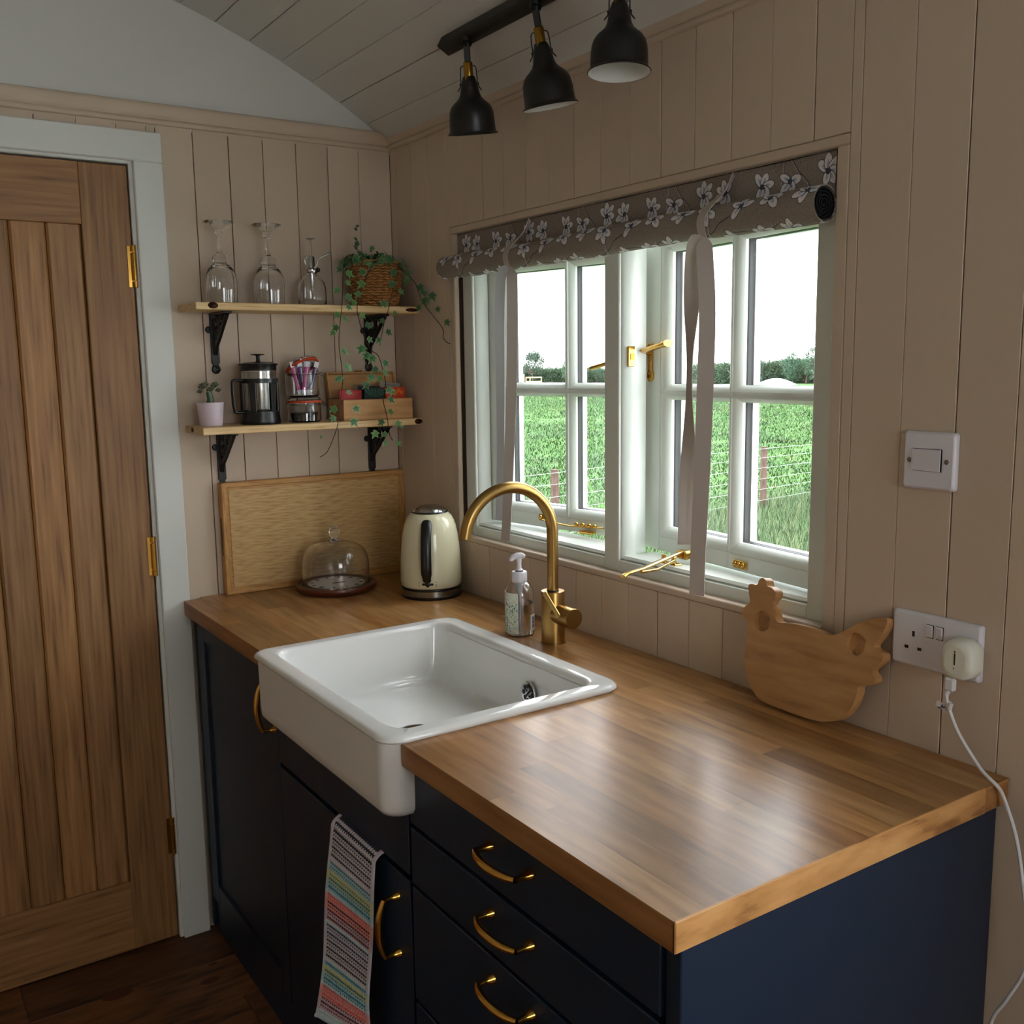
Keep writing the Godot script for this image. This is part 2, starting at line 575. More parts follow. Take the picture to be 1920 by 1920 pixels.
func room() -> void:
	var pinks := [M.pink_paint, M.pink_paint_b, M.pink_paint_c]
	rng.seed = 7
	# floor
	var fl := thing("floor", "dark knotty oak plank floor in front of the navy cabinets", "floor", Vector3.ZERO, "", "structure")
	var b := B.new()
	b.span(Vector3(-2.5, -0.10, -0.1), Vector3(0.12, -0.012, 4.3))
	part("subfloor", b, M.joint, fl)
	var z := -0.02
	var row := 0
	while z < 4.2:
		var x := -2.4
		var first := [1.3, 0.62, 1.75, 0.95][row % 4] as float
		while x < 0.0:
			var x1 := minf(x + first, 0.0)
			var pb := B.new()
			pb.span(Vector3(x + 0.0006, -0.012, z + 0.0006), Vector3(x1 - 0.0006, 0, z + 0.1844), 0.0012)
			part("plank", pb, M["floor_%d" % rng.randi_range(0, 2)], fl)
			x = x1
			first = 1.6
		z += 0.185
		row += 1
	for q in [[-0.700, 0.245, 0.016], [-0.672, 0.178, 0.008], [-0.905, 0.17, 0.024], [-0.89, 0.43, 0.014]]:
		var kb := B.new()
		kb.lathe([Vector2(q[2], 0.0001), Vector2(0, 0.0005)], 14, Vector3(q[0], 0, q[1]), Basis.from_scale(Vector3(1.5, 1, 0.8)))
		part("knot", kb, M.pine_knot, fl)
	# wall with the door and the shelves
	var wb := thing("wall_back", "pink boarded wall with the oak door and the wall shelves", "wall", Vector3.ZERO, "", "structure")
	b = B.new()
	b.span(Vector3(-2.5, -0.02, -0.10), Vector3(-1.53, 2.14, -0.013))
	b.span(Vector3(-0.700, -0.02, -0.10), Vector3(0.1, 2.14, -0.013))
	b.span(Vector3(-1.53, 2.02, -0.10), Vector3(-0.700, 2.14, -0.013))
	b.span(Vector3(-1.53, -0.02, -0.10), Vector3(-0.700, 2.02, -0.06))
	part("backing", b, M.joint, wb)
	var gaps := [0.0010, 0.0012, 0.0022, 0.0010, 0.0020, 0.0021, 0.0017, 0.0020]
	for i in range(0, 28):
		var x1 := -0.006 - 0.0902 * i if i > 0 else 0.0
		var x0 := -0.006 - 0.0902 * (i + 1)
		var g: float = gaps[i % 8] / 2
		var y0 := 0.0
		if x1 < -0.68 and x0 > -1.56:
			y0 = 2.04
		elif x0 < -0.68 and x1 > -0.68:
			x0 = -0.66
		var pb := B.new()
		pb.span(Vector3(x0 + g, y0, -0.013), Vector3(x1 - g, 2.125, 0), 0.0011)
		part("plank", pb, pinks[rng.randi_range(0, 2)], wb)
		if x0 == -0.66:
			pb = B.new()
			pb.span(Vector3(-0.7274 + 0.0005, 2.04, -0.013), Vector3(-0.66 - 0.0001, 2.125, 0), 0.0002)
			part("plank", pb, M.pink_paint, wb)
	# gable above it
	var gb := B.new()
	var pts := []
	for i in 25:
		var x := -2.42 + 2.44 * i / 24.0
		pts.push_back(Vector2(x, arch_y(x) + 0.02))
	for i in 24:
		var p: Vector2 = pts[i]
		var q: Vector2 = pts[i + 1]
		gb.quad(Vector3(p.x, 2.1, 0), Vector3(q.x, 2.1, 0), Vector3(q.x, q.y, 0), Vector3(p.x, p.y, 0), Vector3.BACK)
		gb.quad(Vector3(p.x, 2.1, -0.08), Vector3(q.x, 2.1, -0.08), Vector3(q.x, q.y, -0.08), Vector3(p.x, p.y, -0.08), Vector3.FORWARD)
	single("wall_gable", gb, M.ceiling_paint, "smooth white gable panel above the pink boards of the door wall", "wall", Vector3(0, 0, -0.001), "", "structure")
	# the window wall: opening z 0.339-1.521, y 1.077-1.848; a second window beyond the frame
	var ww := thing("wall_window", "pink vertical boarded wall around the window", "wall", Vector3.ZERO, "", "structure")
	b = B.new()
	var o2 := [2.36, 3.66]
	b.span(Vector3(0.013, -0.02, -0.1), Vector3(0.10, 2.14, 0.339))
	b.span(Vector3(0.013, -0.02, 0.339), Vector3(0.10, 1.062, 1.521))
	b.span(Vector3(0.013, 1.848, 0.339), Vector3(0.10, 2.14, 1.521))
	b.span(Vector3(0.013, -0.02, 1.521), Vector3(0.10, 2.14, o2[0]))
	b.span(Vector3(0.013, -0.02, o2[0]), Vector3(0.10, 0.90, o2[1]))
	b.span(Vector3(0.013, 2.02, o2[0]), Vector3(0.10, 2.14, o2[1]))
	b.span(Vector3(0.013, -0.02, o2[1]), Vector3(0.10, 2.14, 4.3))
	part("backing", b, M.joint, ww)
	var seams := [0.0]
	for i in range(-21, 30):
		var s := 1.7451 + 0.0902 * i
		if s > 0.02 and s < 4.2:
			seams.push_back(s)
	seams.push_back(4.22)
	var gw := [0.0014, 0.0007, 0.0018, 0.0010, 0.0006, 0.0020, 0.0012]
	var g0 := 0.0
	for i in seams.size() - 1:
		var z0: float = seams[i]
		var z1: float = seams[i + 1]
		var g1: float = gw[i % 7] / 2
		var spans := [[0.0, 2.125]]
		if z1 > 0.339 and z0 < 1.521:
			spans = [[0.0, 1.060], [1.866, 2.125]]
		elif z1 > o2[0] and z0 < o2[1]:
			spans = [[0.0, 0.90], [2.02, 2.125]]
		var cuts := [[z0 + g0, z1 - g1]]
		if z0 < 0.318 and z1 > 0.339:
			cuts = [[z0 + g0, 0.318]]
			spans = [[0.0, 2.125]]
			for sp in [[0.0, 1.060], [1.866, 2.125]]:
				var qb := B.new()
				qb.span(Vector3(0, sp[0], 0.3183), Vector3(0.013, sp[1], z1 - g1), 0.0009)
				part("plank", qb, M.pink_paint, ww)
		elif z0 < 1.521 and z1 > 1.545:
			cuts = [[1.5455, z1 - g1]]
			spans = [[0.0, 2.125]]
			for sp in [[0.0, 1.060], [1.866, 2.125]]:
				var qb := B.new()
				qb.span(Vector3(0, sp[0], z0 + g0), Vector3(0.013, sp[1], 1.5445), 0.0009)
				part("plank", qb, M.pink_paint, ww)
		for cu in cuts:
			for sp in spans:
				var pb := B.new()
				pb.span(Vector3(0, sp[0], cu[0]), Vector3(0.013, sp[1], cu[1]), 0.0009)
				part("plank", pb, pinks[rng.randi_range(0, 2)], ww)
		g0 = g1
	# strips round the window opening
	var fr := thing("trim_1", "pink painted strips and reveals lining the window opening", "trim", Vector3.ZERO, "", "structure")
	for q in [[Vector3(0, 1.8485, 0.319), Vector3(0.013, 1.8655, 1.5445)], [Vector3(0, 1.061, 0.319), Vector3(0.013, 1.8485, 0.339)], [Vector3(0, 1.061, 1.521), Vector3(0.013, 1.8485, 1.5445)], [Vector3(-0.003, 1.061, 0.339), Vector3(0.024, 1.075, 1.521)]]:
		b = B.new()
		b.span(q[0], q[1], 0.002)
		part("strip", b, M.pink_paint_b, fr)
	for q in [[Vector3(0.012, 1.062, 0.329), Vector3(0.03, 1.848, 0.339)], [Vector3(0.012, 1.062, 1.521), Vector3(0.03, 1.848, 1.531)], [Vector3(0.012, 1.848, 0.329), Vector3(0.03, 1.858, 1.531)]]:
		b = B.new()
		b.span(q[0], q[1])
		part("reveal", b, M.pink_paint_b, fr)
	# the walls behind the camera
	var wl := B.new()
	wl.span(Vector3(-2.5, -0.05, -0.1), Vector3(-2.4, 2.2, 4.3))
	single("wall_left", wl, M.pink_paint, "pink wall behind the camera opposite the window", "wall", Vector3.ZERO, "", "structure")
	wl = B.new()
	wl.span(Vector3(-2.5, -0.05, 4.2), Vector3(0.1, 1.05, 4.3))
	wl.span(Vector3(-2.5, 2.0, 4.2), Vector3(0.1, 2.6, 4.3))
	wl.span(Vector3(-2.5, 1.05, 4.2), Vector3(-1.25, 2.0, 4.3))
	wl.span(Vector3(-0.35, 1.05, 4.2), Vector3(0.1, 2.0, 4.3))
	single("wall_front", wl, M.pink_paint, "pink end wall behind the camera", "wall", Vector3.ZERO, "", "structure")
	# barrel ceiling of narrow boards
	var ce := thing("ceiling", "white boarded barrel ceiling curving up from the window wall", "ceiling", Vector3.ZERO, "", "structure")
	var r0 := 2.151
	var a0 := asin(1.2 / r0)
	var pos := -0.011
	var k := 0
	var cg := [0.0012, 0.0026, 0.0007, 0.0009, 0.0019, 0.0018, 0.0010]
	var total := 2.0 * a0 * r0
	while pos < total:
		var p0 := maxf(pos, -0.02)
		var p1 := minf(pos + 0.0905, total + 0.02)
		var g: float = cg[k % 7] / 2
		var t0: float = a0 - (p0 + cg[(k + 6) % 7] / 2) / r0
		var t1 := a0 - (p1 - g) / r0
		var pb := B.new()
		var i0 := Vector2(-1.2 + r0 * sin(t0), 0.346 + r0 * cos(t0))
		var i1 := Vector2(-1.2 + r0 * sin(t1), 0.346 + r0 * cos(t1))
		var mid := (i0 + i1) / 2
		var d := (i1 - i0)
		var up := Vector2(d.y, -d.x).normalized()
		if up.y < 0:
			up = -up
		var bs := Basis(Vector3(d.x, d.y, 0).normalized(), Vector3(up.x, up.y, 0), Vector3.FORWARD)
		bs.z = bs.x.cross(bs.y)
		pb.box(Vector3(mid.x + up.x * 0.006, mid.y + up.y * 0.006, 2.1), Vector3(d.length(), 0.012, 4.3), 0.0012, bs)
		part("plank", pb, M.ceiling_paint, ce)
		pos += 0.0905
		k += 1
	b = B.new()
	for i in 24:
		var t0 := a0 + 0.03 - (2 * a0 + 0.06) * i / 24.0
		var t1 := a0 + 0.03 - (2 * a0 + 0.06) * (i + 1) / 24.0
		for rr in [[r0 + 0.013, -1.0], [r0 + 0.08, 1.0]]:
			var p := Vector2(-1.2 + rr[0] * sin(t0), 0.346 + rr[0] * cos(t0))
			var q := Vector2(-1.2 + rr[0] * sin(t1), 0.346 + rr[0] * cos(t1))
			var m: Vector2 = Vector2(sin((t0 + t1) / 2), cos((t0 + t1) / 2)) * rr[1]
			b.quad(Vector3(p.x, p.y, -0.1), Vector3(q.x, q.y, -0.1), Vector3(q.x, q.y, 4.3), Vector3(p.x, p.y, 4.3), Vector3(m.x, m.y, 0))
	part("backing", b, M.ceiling_joint, ce)
	# mouldings under the ceiling
	var prof := PackedVector2Array([Vector2(0, 2.107), Vector2(0.008, 2.107), Vector2(0.0105, 2.110), Vector2(0.0105, 2.116), Vector2(0.008, 2.119), Vector2(0.0065, 2.1205), Vector2(0.009, 2.123), Vector2(0.0125, 2.128), Vector2(0.0145, 2.136), Vector2(0.0150, 2.146), Vector2(0.0145, 2.153), Vector2(0.011, 2.156), Vector2(0, 2.156)])
	b = B.new()
	b.prism(prof, 2.42, Transform3D(Basis(Vector3(0, 0, 1), Vector3.UP, Vector3(-1, 0, 0)), Vector3(0.0, 0, 0)))
	single("trim_2", b, M.pink_paint, "pink moulding along the top of the door wall under the white gable", "trim", Vector3.ZERO, "", "structure")
	b = B.new()
	b.prism(prof, 4.22, Transform3D(Basis(Vector3(-1, 0, 0), Vector3.UP, Vector3(0, 0, -1)), Vector3(0, 0.004, 4.22)))
	single("trim_3", b, M.pink_paint, "pink moulding along the top of the window wall under the ceiling", "trim", Vector3.ZERO, "", "structure")


func door() -> void:
	var df := thing("trim_4", "white painted door frame around the oak door", "door frame", Vector3.ZERO, "", "structure")
	for q in [[Vector3(-0.6985, 0, 0), Vector3(-0.6285, 2.0155, 0.02)], [Vector3(-1.60, 2.0155, 0), Vector3(-0.6285, 2.0856, 0.02)], [Vector3(-1.60, 0, 0), Vector3(-1.53, 2.0155, 0.02)]]:
		var b := B.new()
		b.span(q[0], q[1], 0.0025)
		part("architrave", b, M.white_paint, df)
	for q in [[Vector3(-0.7075, 0, -0.07), Vector3(-0.697, 2.021, 0.008)], [Vector3(-1.54, 2.0085, -0.07), Vector3(-0.697, 2.0185, 0.008)], [Vector3(-1.54, 0, -0.07), Vector3(-1.527, 2.02, 0.008)]]:
		var b := B.new()
		b.span(q[0], q[1], 0.002)
		part("lining", b, M.white_paint, df)
	var o := thing("door_1", "brown oak cottage door of vertical planks on brass hinges", "door", Vector3.ZERO, "", "structure")
	var f := 0.0025   # face
	var b := B.new()
	b.span(Vector3(-0.8215, 0.006, -0.038), Vector3(-0.7105, 2.0045, f), 0.002)
	part("stile", b, M.oak_upright_b, o)
	b = B.new()
	b.span(Vector3(-1.525, 0.006, -0.038), Vector3(-1.414, 2.0045, f), 0.002)
	part("stile", b, M.oak_upright_b, o)
	b = B.new()
	b.span(Vector3(-1.414, 1.861, -0.038), Vector3(-0.8216, 2.0045, f - 0.0004), 0.0012)
	part("rail", b, M.oak_across, o)
	b = B.new()
	b.span(Vector3(-1.414, 0.006, -0.038), Vector3(-0.8216, 0.194, f - 0.0004), 0.0012)
	part("rail", b, M.oak_across, o)
	var x := -0.8216
	var ms := [M.oak_upright, M.oak_upright_c, M.oak_upright_b, M.oak_upright, M.oak_upright_c]
	for i in 8:
		var x0 := maxf(x - 0.0785, -1.414)
		b = B.new()
		b.span(Vector3(x0 + 0.0008, 0.19, -0.034), Vector3(x - 0.0008, 1.865, -0.0045), 0.0055)
		part("plank", b, ms[i % 5], o)
		x = x0
	b = B.new()
	b.span(Vector3(-1.42, 0.18, -0.04), Vector3(-0.81, 1.87, -0.033))
	part("backing", b, M.oak_upright_b, o)
	for y in [1.767, 1.048, 0.293]:
		var hb := B.new()
		var at := Vector3(-0.7085, y, 0.0085)
		for q in [[-0.051, -0.035], [-0.034, 0.034], [0.035, 0.051]]:
			hb.lathe([Vector2(0, q[0]), Vector2(0.0052, q[0]), Vector2(0.0062, q[0] + 0.001), Vector2(0.0062, q[1] - 0.001), Vector2(0.0052, q[1]), Vector2(0, q[1])], 16, at)
		hb.span(at + Vector3(-0.014, -0.049, -0.0055), at + Vector3(0, 0.049, -0.004))
		part("hinge", hb, M.brass, o)


# ------------------------------------------------------------------ window
func pane_bead(b: B, lo: Vector2, hi: Vector2, w: float, d0: float, d1: float) -> void:
	# mitred sloping bead round a pane; local x across, y up, -z into the room
	var o := [Vector3(lo.x - w, lo.y - w, -d0), Vector3(hi.x + w, lo.y - w, -d0), Vector3(hi.x + w, hi.y + w, -d0), Vector3(lo.x - w, hi.y + w, -d0)]
	var i := [Vector3(lo.x, lo.y, -d1), Vector3(hi.x, lo.y, -d1), Vector3(hi.x, hi.y, -d1), Vector3(lo.x, hi.y, -d1)]
	var inn := [Vector3(0, 1, 0), Vector3(-1, 0, 0), Vector3(0, -1, 0), Vector3(1, 0, 0)]
	for k in 4:
		var j := (k + 1) % 4
		var m0: Vector3 = o[k].lerp(i[k], 0.55) + Vector3(0, 0, 0.0035)
		var m1: Vector3 = o[j].lerp(i[j], 0.55) + Vector3(0, 0, 0.0035)
		var q: Vector3 = inn[k]
		var z := Vector3(0, 0, 1)
		b.tri(o[k], o[j], m1, z + q * 0.2, z + q * 0.2, z + q * 0.7)
		b.tri(o[k], m1, m0, z + q * 0.2, z + q * 0.7, z + q * 0.7)
		b.tri(m0, m1, i[j], z + q * 0.7, z + q * 0.7, z * 0.4 + q)
		b.tri(m0, i[j], i[k], z + q * 0.7, z * 0.4 + q, z * 0.4 + q)
		var s := Vector3(0, 0, -0.022 + d1)
		b.quad(i[k], i[j], i[j] + s, i[k] + s, q)


func sash(win: Node3D, called: String, t: Transform3D, width: float, cols: Array) -> Node3D:
	# local: x runs from the hinge across the sash, y up, -z outwards
	var o := Node3D.new()
	o.name = called
	win.add_child(o, true)
	o.transform = t
	var y0 := 1.112
	var y1 := 1.800
	var rows := [[1.165, 1.439], [1.472, 1.746]]
	var b := B.new()
	var bead := 0.021
	var th := 0.056
	# stiles, rails and glazing bars between the panes, cut so that they do not lie in one another
	var xs := [0.0, cols[0][0] - bead, cols[0][1] + bead, cols[1][0] - bead, cols[1][1] + bead, width]
	for k in [0, 2, 4]:
		b.span(Vector3(xs[k], y0, -0.02), Vector3(xs[k + 1], y1, 0), 0.0015)
	for q in [[y0, rows[0][0] - bead], [rows[0][1] + bead * 0.4, rows[1][0] - bead], [rows[1][1] + bead, y1]]:
		for k in [1, 3]:
			b.span(Vector3(xs[k], q[0], -0.02), Vector3(xs[k + 1], q[1], -0.0003))
	part("sash_frame", b, M.window_paint, o)
	var out := B.new()
	var x2 := [0.002, cols[0][0], cols[0][1], cols[1][0], cols[1][1], width - 0.002]
	for k in [0, 2, 4]:
		out.span(Vector3(x2[k], y0 + 0.002, -th), Vector3(x2[k + 1], y1 - 0.002, -0.040))
	for q in [[y0 + 0.002, rows[0][0]], [rows[0][1], rows[1][0]], [rows[1][1], y1 - 0.002]]:
		for k in [1, 3]:
			out.span(Vector3(x2[k], q[0], -th), Vector3(x2[k + 1], q[1], -0.040))
	part("outer_frame", out, M.window_paint, o)
	# the core of stiles and rails between the two, around the edges
	var core := B.new()
	ring4(core, Vector2(0.001, y0 + 0.001), Vector2(width - 0.001, y1 - 0.001), 0.036, -0.041, -0.019)
	part("core", core, M.window_paint, o)
	for c in cols:
		for r in rows:
			var bb := B.new()
			pane_bead(bb, Vector2(c[0], r[0]), Vector2(c[1], r[1]), bead * 0.98, 0.0006, 0.015)
			part("bead", bb, M.window_paint, o)
			var sp := B.new()
			ring4(sp, Vector2(c[0] - 0.008, r[0] - 0.008), Vector2(c[1] + 0.008, r[1] + 0.008), 0.0085, -0.0398, -0.0225)
			part("spacer", sp, M.rubber, o)
			var pb := B.new()
			pb.quad(Vector3(c[0] - 0.004, r[0] - 0.004, -0.024), Vector3(c[1] + 0.004, r[0] - 0.004, -0.024), Vector3(c[1] + 0.004, r[1] + 0.004, -0.024), Vector3(c[0] - 0.004, r[1] + 0.004, -0.024), Vector3.BACK)
			part("pane", pb, M.pane, o)
			pb = B.new()
			pb.quad(Vector3(c[0] - 0.004, r[0] - 0.004, -0.039), Vector3(c[1] + 0.004, r[0] - 0.004, -0.039), Vector3(c[1] + 0.004, r[1] + 0.004, -0.039), Vector3(c[0] - 0.004, r[1] + 0.004, -0.039), Vector3.BACK)
			part("pane", pb, M.pane, o)
	# small etched mark in the corner of the upper panes: two open loops
	for c in cols:
		var mk := B.new()
		var mx: float = c[1] - 0.016
		for s in [-1.0, 1.0]:
			var arc := []
			for k in 9:
				var a := 0.5 + (TAU - 1.0) * k / 8.0
				arc.push_back(Vector3(mx + 0.0052 * cos(a) * 1.0, 1.4925 + s * (0.0046 + 0.0042 * sin(a - PI / 2)), -0.0235))
			mk.tube(arc, 0.0009, 6)
		part("etched_mark", mk, M.white_enamel, o)
	return o


func window() -> void:
	var win := thing("window_1", "white painted casement window with two sashes ajar above the worktop", "window", Vector3.ZERO, "", "structure")
	var zs := [[0.339, 0.386], [0.915, 0.963], [1.468, 1.521]]
	for i in 3:
		var b := B.new()
		var q: Array = zs[i]
		b.span(Vector3(0.024, 1.063, q[0]), Vector3(0.067, 1.848, q[1]), 0.002)
		b.span(Vector3(0.066, 1.063, q[0] + (0.012 if i == 1 else 0.0)), Vector3(0.11, 1.848, q[1] - (0.012 if i == 1 else 0.0)))
		# rounded moulding along the inner edges
		for e in ([[q[1], 1.0]] if i == 0 else [[q[0], -1.0]] if i == 2 else [[q[0], -1.0], [q[1], 1.0]]):
			var arc := []
			for k in 7:
				var a := PI / 2 * k / 6.0
				arc.push_back(Vector2(0.030 + 0.034 * (1.0 - cos(a)), e[0] + e[1] * 0.010 * sin(a)))
			for k in 6:
				var n0 := Vector3(-cos(PI / 2 * k / 6.0) * 0.6, 0, e[1] * (0.35 + sin(PI / 2 * k / 6.0))).normalized()
				var n1 := Vector3(-cos(PI / 2 * (k + 1) / 6.0) * 0.6, 0, e[1] * (0.35 + sin(PI / 2 * (k + 1) / 6.0))).normalized()
				var p0 := Vector3(arc[k].x, 1.1, arc[k].y)
				var p1 := Vector3(arc[k + 1].x, 1.1, arc[k + 1].y)
				var up := Vector3(0, 0.72, 0)
				b.tri(p0, p1, p1 + up, n0, n1, n1)
				b.tri(p0, p1 + up, p0 + up, n0, n1, n0)
		part("mullion" if i == 1 else "jamb", b, M.window_paint, win)
	for q in [[0.386, 0.915], [0.963, 1.468]]:
		var b := B.new()
		b.span(Vector3(0.024, 1.063, q[0]), Vector3(0.067, 1.0985, q[1]), 0.0015)
		b.span(Vector3(0.030, 1.0975, q[0]), Vector3(0.075, 1.1075, q[1]), 0.006)
		b.span(Vector3(0.066, 1.063, q[0]), Vector3(0.13, 1.105, q[1]), 0.002)
		part("sill", b, M.window_paint, win)
		b = B.new()
		b.span(Vector3(0.024, 1.803, q[0]), Vector3(0.067, 1.848, q[1]), 0.0015)
		b.span(Vector3(0.066, 1.812, q[0]), Vector3(0.11, 1.848, q[1]), 0.0)
		part("head", b, M.window_paint, win)
	# sashes: hinged at the outer sides, swung outwards
	var tl := deg_to_rad(11.5)
	var bl := Basis(Vector3(sin(tl), 0, cos(tl)), Vector3.UP, Vector3(-cos(tl), 0, sin(tl)))
	var s1 := sash(win, "sash", Transform3D(bl, Vector3(0.068, 0, 0.390)), 0.534, [[0.068, 0.250], [0.284, 0.466]])
	var tr := deg_to_rad(6.5)
	var br := Basis(Vector3(-sin(tr), 0, cos(tr)), Vector3.UP, Vector3(-cos(tr), 0, -sin(tr)))
	var s2 := sash(win, "sash_001", Transform3D(br, Vector3(0.068, 0, 1.468) + Vector3(sin(tr), 0, -cos(tr)) * 0.553), 0.553, [[0.085, 0.276], [0.313, 0.503]])
	# handles: back plate, pivot and lever
	for q in [[s1, 0.500, 1.526, 1.0], [s2, 0.029, 1.535, 1.0]]:
		var b := B.new()
		var x: float = q[1]
		var y: float = q[2]
		b.span(Vector3(x - 0.009, y - 0.052, 0), Vector3(x + 0.009, y + 0.024, 0.004), 0.0015)
		b.lathe([Vector2(0.013, 0), Vector2(0.013, 0.003), Vector2(0.011, 0.004), Vector2(0, 0.004)], 20, Vector3(x, y - 0.045, 0), Basis(Vector3.RIGHT, PI / 2))
		b.lathe([Vector2(0.0095, 0), Vector2(0.0085, 0.022), Vector2(0.007, 0.025), Vector2(0, 0.026)], 20, Vector3(x, y + 0.008, 0.003), Basis(Vector3.RIGHT, PI / 2))
		var e := -1.0 if q[0] == s2 else 1.0
		b.box(Vector3(x + e * 0.011, y + 0.009, 0.0155), Vector3(0.03, 0.02, 0.007), 0.002)
		if q[0] == s2:
			b.tube([Vector3(x, y + 0.008, 0.020), Vector3(x + 0.02, y + 0.009, 0.026), Vector3(x + 0.06, y + 0.014, 0.032), Vector3(x + 0.098, y + 0.020, 0.034)], [0.0105, 0.0105, 0.0105, 0.010], 12, true, 0.55)
			b.tube([Vector3(x + 0.097, y + 0.020, 0.034), Vector3(x + 0.108, y + 0.0215, 0.034)], 0.012, 14, true, 0.6)
		else:
			b.tube([Vector3(x, y + 0.008, 0.020), Vector3(x - 0.02, y + 0.006, 0.028), Vector3(x - 0.06, y - 0.006, 0.042), Vector3(x - 0.112, y - 0.019, 0.050)], [0.0095, 0.0095, 0.009, 0.009], 12, true, 0.55)
		part("handle", b, M.brass, q[0])
		for sy in [-0.012, -0.040]:
			var sc := B.new()
			sc.ball(Vector3(x, y + sy, 0.004), Vector3(0.0035, 0.0035, 0.0012), 10)
			part("screw", sc, M.brass_dark, q[0])
	# catch plate on the mullion for the right sash
	var b := B.new()
	b.span(Vector3(0.040, 1.510, 0.9632), Vector3(0.058, 1.552, 0.9755), 0.001)
	var cp := part("catch_plate", b, M.brass, win)
	cp.set_meta("label", "brass catch plate")
	b = B.new()
	b.span(Vector3(0.045, 1.524, 0.974), Vector3(0.056, 1.537, 0.9765), 0.0004)
	part("slot", b, M.brass_dark, win)
	# stays: the left one lies along its sash, the right one has swung into the room
	b = B.new()
	b.tube([Vector3(0.20, 1.133, 0.016), Vector3(0.29, 1.128, 0.018), Vector3(0.40, 1.134, 0.022)], [0.004, 0.0045, 0.004], 10, true, 0.5)
	for x in [0.315, 0.335, 0.355, 0.372]:
		b.ball(Vector3(x, 1.135, 0.021), Vector3(0.007, 0.005, 0.006), 10)
	b.span(Vector3(0.32, 1.113, 0.0), Vector3(0.36, 1.120, 0.02), 0.002)
	part("stay", b, M.brass, s1)
	b = B.new()
	b.span(Vector3(0.174, 1.129, 0), Vector3(0.206, 1.145, 0.004), 0.0015)
	b.ball(Vector3(0.183, 1.137, 0.005), Vector3(0.006, 0.006, 0.006), 12)
	b.ball(Vector3(0.198, 1.137, 0.005), Vector3(0.005, 0.005, 0.004), 12)
	part("stay_eye", b, M.brass, s1)
	b = B.new()
	b.span(Vector3(0.315, 1.118, 0), Vector3(0.353, 1.134, 0.004), 0.0015)
	for x in [0.322, 0.334, 0.346]:
		b.ball(Vector3(x, 1.126, 0.005), Vector3(0.005, 0.006, 0.005), 12)
	part("stay_eye", b, M.brass, s2)
	b = B.new()
	b.tube([Vector3(0.078, 1.131, 1.104), Vector3(-0.02, 1.132, 1.148), Vector3(-0.11, 1.132, 1.188), Vector3(-0.158, 1.134, 1.207), Vector3(-0.172, 1.130, 1.210)], [0.004, 0.006, 0.0055, 0.005, 0.006], 10, true, 0.55)
	b.tube([Vector3(0.03, 1.122, 1.130), Vector3(-0.05, 1.120, 1.166), Vector3(-0.11, 1.127, 1.190)], 0.0032, 8)
	b.box(Vector3(0.085, 1.124, 1.10), Vector3(0.022, 0.018, 0.03), 0.004)
	part("stay", b, M.brass, win)
	b = B.new()
	for z in [1.075, 1.105]:
		b.lathe([Vector2(0.008, 0), Vector2(0.006, 0.003), Vector2(0.0045, 0.012), Vector2(0.0055, 0.016), Vector2(0, 0.018)], 14, Vector3(0.052, 1.1075, z))
	b.span(Vector3(0.044, 1.107, 1.062), Vector3(0.062, 1.110, 1.118), 0.001)
	part("stay_pin", b, M.brass, win)
	# the second window, beyond the picture
	var w2 := thing("window_2", "second white framed window along the same wall", "window", Vector3.ZERO, "", "structure")
	var f := B.new()
	f.xf = Transform3D(Basis(Vector3.BACK, Vector3.UP, Vector3.LEFT), Vector3.ZERO)
	ring4(f, Vector2(2.36, 0.90), Vector2(3.66, 2.02), 0.05, -0.1, -0.03, 0.002)
	f.span(Vector3(2.985, 0.95, -0.1), Vector3(3.035, 1.97, -0.03), 0.002)
	part("frame", f, M.window_paint, w2)
	f = B.new()
	f.quad(Vector3(0.07, 0.94, 2.4), Vector3(0.07, 0.94, 3.62), Vector3(0.07, 1.98, 3.62), Vector3(0.07, 1.98, 2.4), Vector3.LEFT)
	part("pane", f, M.pane, w2)
	var w3 := thing("window_3", "white framed window in the end wall behind the camera", "window", Vector3.ZERO, "", "structure")
	f = B.new()
	ring4(f, Vector2(-1.25, 1.05), Vector2(-0.35, 2.0), 0.05, 4.21, 4.29, 0.002)
	f.span(Vector3(-0.82, 1.10, 4.21), Vector3(-0.78, 1.95, 4.29), 0.002)
	part("frame", f, M.window_paint, w3)
	f = B.new()
	f.quad(Vector3(-1.21, 1.09, 4.25), Vector3(-0.39, 1.09, 4.25), Vector3(-0.39, 1.96, 4.25), Vector3(-1.21, 1.96, 4.25), Vector3.FORWARD)
	part("pane", f, M.pane, w3)


